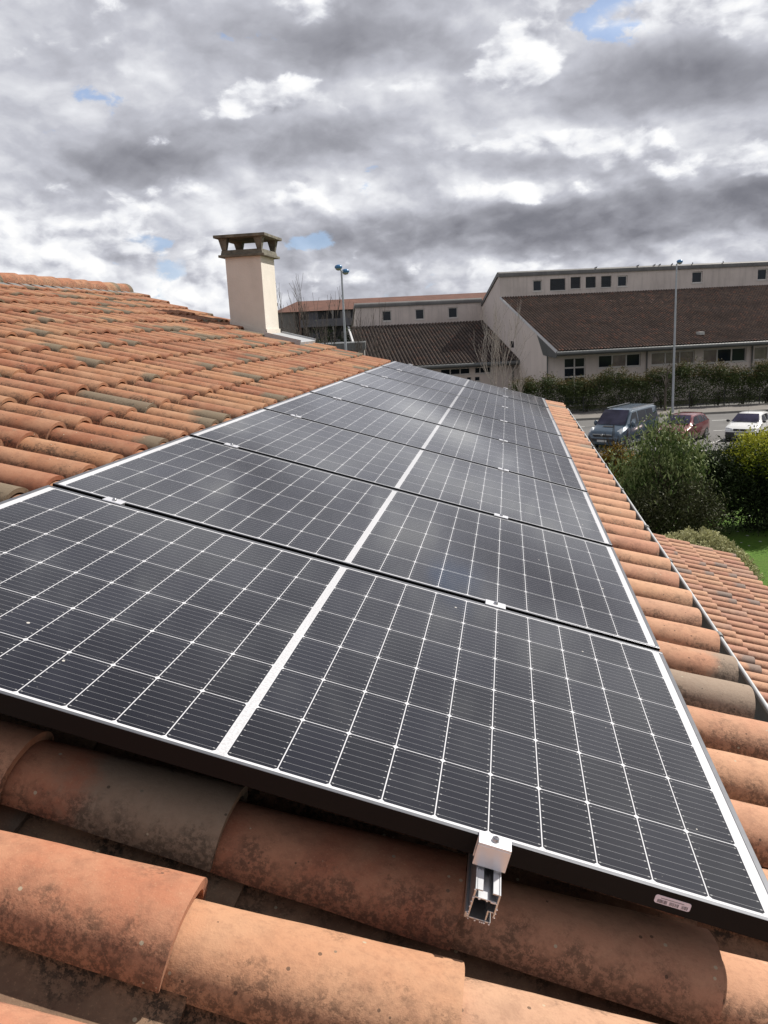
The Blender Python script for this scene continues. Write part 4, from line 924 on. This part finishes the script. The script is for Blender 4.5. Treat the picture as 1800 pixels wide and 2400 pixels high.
B2 = thing('school_wing', 'lower left wing with three small square windows above its dark tile roof', 'building', E0, BA)
o1, o2 = 10.4, 24.4
fw = MB(); lw_ = [(-6.75, -4.15, 2.36, 2.90), (-3.73, -2.31, 2.36, 2.90), (-10.5, -8.0, 2.36, 2.9)]
holes_wall(fw, -13.6, -.01, 0, 3.0, o1 + 1.0, lw_ + [(-3.75, -3.28, 1.72, 2.1), (-4.45, -4.05, 1.72, 2.1)], .15)
fw.poly([(-13.6, o1 + 1, 0), (-13.6, o1 + 1, 3.4), (-13.6, o2, 6.8), (-13.6, o2, 0)])
fw.poly([(-12.85, o2, 5), (-12.85, o2, 9.05), (-12.85, o2 + 8, 6), (-12.85, o2 + 8, 0)])
fw.build('wall', 'b_wall', B2)
for h in lw_: window(B2, h, o1 + 1, 3, .15, ft=.06)
for h in ((-3.75, -3.28, 1.72, 2.1), (-4.45, -4.05, 1.72, 2.1)): window(B2, h, o1 + 1, 1, .15, ft=.04)
uw = MB(); uh = [(-10.22, -9.27, 7.24, 8.28), (-6.87, -5.93, 7.25, 8.29), (-3.50, -2.52, 7.25, 8.31)]
holes_wall(uw, -12.85, -.01, 6.5, 8.85, o2, uh, .2); uw.build('upper_wall', 'b_wall2', B2)
for h in uh: window(B2, h, o2, 1, .2, ft=.09)
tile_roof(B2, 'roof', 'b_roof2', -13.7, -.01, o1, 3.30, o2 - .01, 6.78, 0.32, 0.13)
vt = MB(); vt.box(-13.85, -13.72, o1, o1 + .01, 3.2, 3.21); vt.poly([(-13.76, o1, 3.42), (-13.76, o2, 6.95), (-13.76, o2, 6.72), (-13.76, o1, 3.2)]); vt.poly([(-13.76, o1, 3.42), (-13.60, o1, 3.42), (-13.60, o2, 6.95), (-13.76, o2, 6.95)]); vt.build('verge_trim', 'white_trim', B2)
half_round(B2, 'eave_gutter', 'b_metal', -13.8, -.01, o1 + .03, 3.36, .19)
MB().poly([(-13.6, o1, 3.0), (-.01, o1, 3.0), (-.01, o1 + 1, 2.98), (-13.6, o1 + 1, 2.98)]).build('soffit', 'b_metal', B2)
pr = [(o2 - .14, 8.66), (o2 - .17, 8.85), (o2 - .1, 9.0), (o2 + .03, 9.08), (o2 + .3, 9.12), (o2 + .6, 9.05), (o2 + 8, 6.1), (o2 + 8, 5.9), (o2 + .4, 8.8), (o2 - .005, 8.7)]
MB().prism(pr, 'x', -12.95, -.02).build('ridge_cap', 'b_band', B2, smooth=35)
MB().tube((-.35, o1 + .9, 0), (-.35, o1 + .9, 3.0), .055).build('drain_pipe', 'b_metal', B2)

# pigeons on the ridge
random.seed(2); plc = ['alone above the first square window', 'right of the four louvres', 'left one of a pair', 'right one of a pair', 'close to the left of the lamp head', 'right of the lamp head', 'farthest right of all']
pg = None
for k, s_ in enumerate((9.16, 13.2, 14.81, 15.33, 16.53, 18.53, 21.55)):
    loc = Matrix.Translation(E0) @ Matrix.Rotation(BA, 4, 'Z') @ Vector((s_, 17.0, 11.09))
    b_ = MB(); b_.sphere((0, 0, .11), .075, 10, 8, (1.7, .95, .95)); b_.sphere((.12, 0, .20), .04, 8, 6, (1.1, 1, 1)); b_.tube((.08, 0, .13), (.12, 0, .19), .035, .028, 8)
    b_.tube((-.10, 0, .10), (-.24, 0, .06), .035, .02, 6); b_.tube((.155, 0, .2), (.18, 0, .195), .01, .002, 5); b_.tube((0.01, .02, 0), (0.01, .02, .06), .008, n=4); b_.tube((0.01, -.02, 0), (0.01, -.02, .06), .008, n=4)
    o = b_.build('pigeon', 'bird', None, smooth=60); o.location = loc; o.scale = (.75, .75, .75); o.rotation_euler = (0, 0, random.uniform(0, 6.28)); tag(o, 'small dark pigeon on the long ridge, ' + plc[k], 'pigeon', 'pigeons on the long building')

# ------------------------------------------------------------------ apartment block far left, outbuilding
AP = thing('apartment_block', 'distant apartment block with orange hipped roof and dark balconies', 'building', S(-13.2, 115, 0), SITE_A)
MB().box(0, 45, 0, 11, 0, 9.2).build('wall', 'apt_dark', AP)
MB().box(-.1, 2.55, -.12, 2, 0, 9.15).build('end_wall', 'apt_wall', AP)
rf = MB(); rf.poly([(-.5, -.7, 9.2), (46, -.7, 9.2), (42, 6, 10.75), (2.4, 6, 10.75)]); rf.poly([(-.5, -.7, 9.2), (2.4, 6, 10.75), (-.5, 12, 9.2)]); rf.poly([(-.5, 12, 9.2), (2.4, 6, 10.75), (42, 6, 10.75), (46, 12, 9.2)]); rf.build('roof', 'apt_roof', AP)
for zz in (1.6, 4.35, 7.1):
    MB().box(3.2 if zz > 5 else 5, 44, -1.3, -.01, zz, zz + .98).build('balcony', 'apt_slab', AP)
for k in range(9):
    MB().box(3.1 + 4.4 * k, 3.3 + 4.4 * k, -1.25, -.02, 0, 9.15).build('partition', 'apt_wall' if k % 2 else 'apt_brick', AP)
for k in range(8):
    for zz in (2.7, 5.4, 8.1): MB().box(4.2 + 4.4 * k, 5.6 + 4.4 * k, -.06, -.005, zz - .1, zz + .95).build('shutter', 'apt_slab' if (k + int(zz)) % 3 else 'apt_wall', AP)
OB = thing('outbuilding', 'small building with grey metal flat roof edge beyond the far eave', 'building', S(-4.9, 63, 0), SITE_A)
MB().box(0, 4.0, 0, 6, 0, 5.15).build('wall', 'apt_wall', OB); MB().box(-.1, 4.1, -.12, 6.1, 5.15, 5.68).build('roof_edge', 'b_metal', OB)
# dark evergreens below the apartments
random.seed(33)
for k, (a, d, h, wv_) in enumerate(((-7.2, 80, 6.4, 2.4), (-4.2, 84, 6.9, 2.6), (-10.5, 86, 6.0, 2.8), (-1.2, 88, 6.0, 2.2))):
    t = thing('dark_evergreen', ['dark evergreen tree below the apartment balconies, in the middle', 'dark evergreen tree directly left of the left wing', 'dark evergreen tree hidden behind the chimney foot', 'dark evergreen tree behind the left wing corner'][k], 'tree', S(a, d), SITE_A, 'evergreens below the apartment block')
    tr = MB(); tr.tube((0, 0, 0), (0, 0, h * .6), .16, .08, 8); tr.build('trunk', 'bark', t)
    leaves('crown', t, 'leaf_dark', [(0, 0, h * .55, wv_, wv_ * .8, h * .42), (wv_ * .5, 0, h * .7, wv_ * .5, wv_ * .5, h * .2), (-wv_ * .5, 0, h * .65, wv_ * .5, wv_ * .5, h * .2)], 4500, .22, shell=.3)

# ------------------------------------------------------------------ cars
def ring(st):
    x_, zl, zb_, zt, wl_, wb, wt = st; zm = zl + (zb_ - zl) * .45
    h = [(wl_ * .93, zl), (wl_, zl + .10), (wb, zm), (wb * .985, zb_), (wt + (wb - wt) * .12, zt - (zt - zb_) * .1 - .02), (wt * .8, zt - .012), (wt * .35, zt)]
    return [(x_, -p[0], p[1]) for p in h] + [(x_, p[0], p[1]) for p in h[::-1]]
def car(name, label, a, d, ang, stations, body, glass_patches, wheels, tr_, extra, group='cars parked in the car park', low=None):
    """x = 0 at the front bumper, growing rearwards; ang = direction of the rear axis in the street frame"""
    L_ = stations[-1][0]; t = thing(name, label, 'van' if 'van' in name else 'car', S(a, d, 0.034), SITE_A + ang, group)
    off = -L_ / 2
    stt = []
    for i in range(len(stations) - 1):
        for f in (0, .34, .67): stt.append([p + (q - p) * f for p, q in zip(stations[i], stations[i + 1])])
    stt.append(list(stations[-1]))
    m_ = MB(); n = 14
    for s_ in stt:
        s2 = list(s_); r_ = ring(s2); m_.v += [(p[0] + off, p[1], p[2]) for p in r_]
    for i in range(len(stt) - 1):
        for k in range(n): m_.f.append((i * n + k, i * n + (k + 1) % n, (i + 1) * n + (k + 1) % n, (i + 1) * n + k))
    m_.f.append(tuple(range(n))); m_.f.append(tuple((len(stt) - 1) * n + k for k in range(n))[::-1])
    bo = m_.build('body', body, t, smooth=32)
    xs = np.array([s_[0] for s_ in stations]); ST = np.array(stations)
    def at(x_, side, f):                                   # point on the glasshouse, f from belt 0 to roof 1
        s_ = [np.interp(x_, xs, ST[:, c]) for c in range(7)]; r_ = ring(s_); a_, b_ = np.array(r_[3]), np.array(r_[4]); p = a_ + (b_ - a_) * f
        p[1] = p[1] - .008; p[2] += .003
        return (p[0] + off, p[1] if side < 0 else -p[1], p[2])
    for kind, pts in glass_patches:
        if kind == 'side':
            for sd_ in (-1, 1): MB().poly([at(px_, sd_, f_) for px_, f_ in pts]).build('side_window', 'car_glass', t)
        else:                                              # front or rear screen: ((x,z,halfwidth) low, (x,z,halfwidth) high)
            (xa, za, wa), (xb, zb_, wb) = pts
            sg = MB(); nn = 8; i0 = 0
            for j in range(3):
                f = j / 2; X_ = xa + (xb - xa) * f; Z_ = za + (zb_ - za) * f + .02 * math.sin(math.pi * f); W_ = wa + (wb - wa) * f
                for k in range(nn + 1): q = -1 + 2 * k / nn; sg.v.append((X_ + off - .035 * (1 if kind == 'front' else -1), q * W_, Z_ + .012))
            for j in range(2):
                for k in range(nn): sg.f.append((j * (nn + 1) + k, j * (nn + 1) + k + 1, (j + 1) * (nn + 1) + k + 1, (j + 1) * (nn + 1) + k))
            sg.build('windscreen' if kind == 'front' else 'rear_window', 'windscreen' if kind == 'front' else 'car_glass', t, smooth=60)
    r_ = wheels[2]; W = wheels[3]
    for wx in wheels[:2]:
        for sd_ in (-1, 1):
            ar_ = MB(); ar_.tube((wx + off, sd_ * (W - .12), r_ * 1.02), (wx + off, sd_ * (W + .008), r_ * 1.02), r_ * 1.17, n=24); ar_.build('wheel_arch', 'plastic', t)
            ty = MB(); ty.tube((wx + off, sd_ * (W - .15), r_), (wx + off, sd_ * (W + .02), r_), r_, n=24); to = ty.build('wheel', 'tyre', t, smooth=40, bevel=.015)
            ri = MB(); ri.tube((wx + off, sd_ * (W + .015), r_), (wx + off, sd_ * (W + .03), r_), r_ * .64, n=20)
            ri.build('rim', 'rim', to)
            hb = MB()
            for q in range(5):
                a_ = q * 2 * math.pi / 5 + .3; hb.tube((wx + off + math.cos(a_) * r_ * .38, sd_ * (W + .0305), r_ + math.sin(a_) * r_ * .38), (wx + off + math.cos(a_) * r_ * .38, sd_ * (W + .033), r_ + math.sin(a_) * r_ * .38), r_ * .15, n=8)
            hb.build('rim_holes', 'tyre', to)
    extra(t, off); return t
def patch(mb, off, x_, ys, zs_, dx=0.0):
    mb.poly([(x_ + off, ys[0], zs_[0]), (x_ + off, ys[1], zs_[0]), (x_ + dx + off, ys[1], zs_[1]), (x_ + dx + off, ys[0], zs_[1])])
def van_extra(t, off):
    for sd_ in (-1, 1):                                     # big swept-back headlights
        h = MB(); h.v = []; y = sd_
        pts = [(.035, .56, .66), (.11, .84, .70), (.42, .905, .98), (.47, .83, 1.12), (.33, .64, .98), (.12, .54, .82)]
        h.prism([(0, 0)], 'z', 0, 0) if False else None
        i = len(h.v); h.v += [(p[0] + off - .02, y * p[1], p[2]) for p in pts] + [(p[0] + off + .10, y * (p[1] - .06), p[2] - .02) for p in pts]
        n = len(pts); h.f.append(tuple(range(n)));
        for k in range(n): h.f.append((k, (k + 1) % n, n + (k + 1) % n, n + k))
        h.build('headlight', 'headlight', t, bevel=.012)
        m_ = MB(); m_.sphere((1.32 + off, y * 1.05, 1.22), .12, 10, 8, (.7, .9, 1.25)); m_.build('mirror', 'van', t, smooth=60)
        fg = MB(); fg.tube((.0 + off, y * .72, .40), (-.012 + off, y * .72, .40), .055, n=14); fg.build('fog_light', 'headlight', t)
    g_ = MB(); g_.box(-.045 + off, .0 + off, -.50, .50, .70, .80); g_.build('grille', 'plastic', t); b_ = MB(); b_.box(-.06 + off, -.01 + off, -.52, .52, .80, .835); b_.build('grille_bar', 'rim', t)
    rg = MB(); rg.tube((-.085 + off, 0, .80), (-.065 + off, 0, .80), .062, n=20); rg.build('badge', 'rim', t)
    lg = MB(); lg.box(-.05 + off, -.005 + off, -.62, .62, .47, .60); lg.build('lower_grille', 'plastic', t)
    MB().box(-.075 + off, -.055 + off, -.26, .26, .44, .55).build('number_plate', 'plate', t)
    sc = MB(); sc.poly([(.62 + off, -.30, 1.137), (.62 + off, .30, 1.137), (.74 + off, .30, 1.187), (.74 + off, -.30, 1.187)]); sc.build('bonnet_scoop', 'plastic', t)
    rr = MB()
    for sd_ in (-1, 1): rr.box(1.9 + off, 4.55 + off, sd_ * .70 - .02, sd_ * .70 + .02, 1.962, 1.99)
    rr.build('roof_rail', 'rim', t)
    ri = MB()
    for q in range(7): ri.box(1.95 + off, 4.5 + off, -.5 + q * .166, -.485 + q * .166, 1.955, 1.966)
    ri.build('roof_ribs', 'van', t)
    MB().tube((1.72 + off, .12, 1.93), (1.90 + off, .12, 2.15), .006).build('aerial', 'plastic', t)
    for sd_ in (-1, 1):
        s_ = MB()
        for xx_ in (1.28, 2.28, 3.3): s_.box(xx_ + off, xx_ + .012 + off, sd_ * .952 - .004, sd_ * .952 + .004, .50, 1.15)
        s_.box(1.1 + off, 4.5 + off, sd_ * .956 - .006, sd_ * .956 + .006, .55, .60); s_.build('door_seams', 'plastic', t)
van_st = [(0.0, .32, .60, .66, .60, .66, .58), (.05, .27, .68, .82, .80, .84, .66), (.20, .22, .80, .96, .88, .90, .72), (.45, .20, .93, 1.06, .92, .935, .78), (.95, .20, 1.08, 1.22, .93, .95, .80), (1.28, .20, 1.14, 1.56, .93, .95, .76), (1.68, .20, 1.16, 1.92, .93, .95, .72), (2.0, .20, 1.16, 1.955, .93, .95, .74), (4.45, .20, 1.16, 1.955, .93, .95, .74), (4.70, .22, 1.16, 1.93, .92, .94, .72), (4.78, .30, 1.15, 1.80, .88, .90, .70)]
GV = [('front', ((.93, 1.215, .80), (1.66, 1.905, .68))), ('side', [(1.22, .06), (2.2, .06), (2.2, .90), (1.74, .90), (1.34, .45)]), ('side', [(2.32, .06), (3.28, .06), (3.28, .92), (2.32, .92)]), ('side', [(3.34, .06), (4.6, .06), (4.6, .92), (3.34, .92)])]
TH = R(48)
car('parked_van', 'blue grey passenger van parked nearest the eave', 12.95, 43.85, TH, van_st, 'van', GV, (.93, 4.03, .325, .94), None, van_extra)
def hatch_extra(kind):
    def f(t, off):
        bump = 'plastic' if kind == 'white' else kind
        bm_ = MB(); bm_.prism([(-.045 + off, -.60), (-.02 + off, -.70), (.25 + off, -.818), (.25 + off, .818), (-.02 + off, .70), (-.045 + off, .60)], 'z', .24, .52); bm_.build('bumper', bump, t, bevel=.03)
        for sd_ in (-1, 1):
            y = sd_; h = MB(); pts = [(-.005, .36, .60), (.03, .66, .58), (.20, .775, .62), (.24, .76, .73), (.10, .60, .73), (.03, .40, .71)]; n = 6
            h.v += [(p[0] + off - .025, y * p[1], p[2]) for p in pts] + [(p[0] + off + .10, y * (p[1] - .05), p[2]) for p in pts]; h.f.append(tuple(range(n)))
            for k in range(n): h.f.append((k, (k + 1) % n, n + (k + 1) % n, n + k))
            h.build('headlight', 'headlight', t, bevel=.01)
            m_ = MB(); m_.sphere((1.10 + off, y * .90, .98), .085, 10, 8, (.7, 1.2, .8)); m_.build('mirror', 'plastic', t, smooth=60)
            s_ = MB(); s_.box(.95 + off, 3.3 + off, y * .818 - .006, y * .818 + .006, .50, .565); s_.build('side_moulding', 'plastic', t)
            hn = MB()
            for xx_ in (1.05, 2.05): hn.box(xx_ + off, xx_ + .01 + off, y * .815 - .004, y * .815 + .004, .30, .86)
            hn.build('door_seams', 'plastic', t)
        MB().box(-.035 + off, .0 + off, -.32, .32, .59, .70).build('grille', 'plastic', t)
        MB().tube((-.045 + off, 0, .645), (-.035 + off, 0, .645), .042, n=16).build('badge', 'rim', t)
        MB().box(-.065 + off, -.045 + off, -.26, .26, .37, .475).build('number_plate', 'plate', t)
        MB().tube((1.42 + off, 0, 1.36), (1.60 + off, 0, 1.58), .005).build('aerial', 'plastic', t)
        wp = MB(); wp.tube((.98 + off, -.35, .935), (1.08 + off, .22, 1.0), .008, n=5); wp.build('wiper', 'plastic', t)
    return f
h_st = [(0.0, .28, .52, .58, .62, .66, .55), (.06, .22, .60, .70, .74, .76, .62), (.30, .20, .72, .80, .80, .805, .66), (.95, .19, .86, .93, .81, .82, .68), (1.05, .19, .88, .98, .81, .82, .66), (1.62, .19, .90, 1.335, .81, .82, .56), (2.1, .19, .90, 1.375, .81, .82, .57), (3.05, .19, .92, 1.34, .81, .82, .56), (3.45, .22, .93, 1.20, .80, .80, .56), (3.66, .28, .92, .97, .76, .77, .6), (3.72, .36, .80, .84, .70, .72, .56)]
GH = [('front', ((.99, .955, .68), (1.58, 1.315, .53))), ('side', [(1.24, .08), (2.05, .08), (2.05, .88), (1.66, .86)]), ('side', [(2.12, .08), (2.85, .08), (2.72, .86), (2.12, .88)]), ('side', [(2.92, .10), (3.32, .12), (3.12, .78), (2.86, .82)]), ('rear', ((3.60, .98, .60), (3.16, 1.30, .52)))]
car('parked_car', 'white hatchback with black bumper at the right edge', 19.75, 44.0, R(52), h_st, 'white', GH, (.68, 3.06, .285, .805), None, hatch_extra('white'))
r_st = [(s_[0] * 1.05, s_[1], s_[2] * 1.04, s_[3] * 1.06, s_[4] * 1.03, s_[5] * 1.03, s_[6] * 1.03) for s_ in h_st]
GR = [(k_, [(p_[0] * 1.05, p_[1]) for p_ in pp_] if k_ == 'side' else tuple((p_[0] * 1.05, p_[1] * 1.06, p_[2] * 1.03) for p_ in pp_)) for k_, pp_ in GH]
car('parked_car', 'dark red hatchback half hidden behind the oleander', 16.2, 44.1, R(50), r_st, 'red', GR, (.72, 3.22, .30, .83), None, hatch_extra('red'))
car('parked_car', 'dark grey car mostly hidden behind the tile eave', 9.05, 43.9, R(50), r_st, 'darkcar', GR, (.72, 3.22, .30, .83), None, hatch_extra('darkcar'))
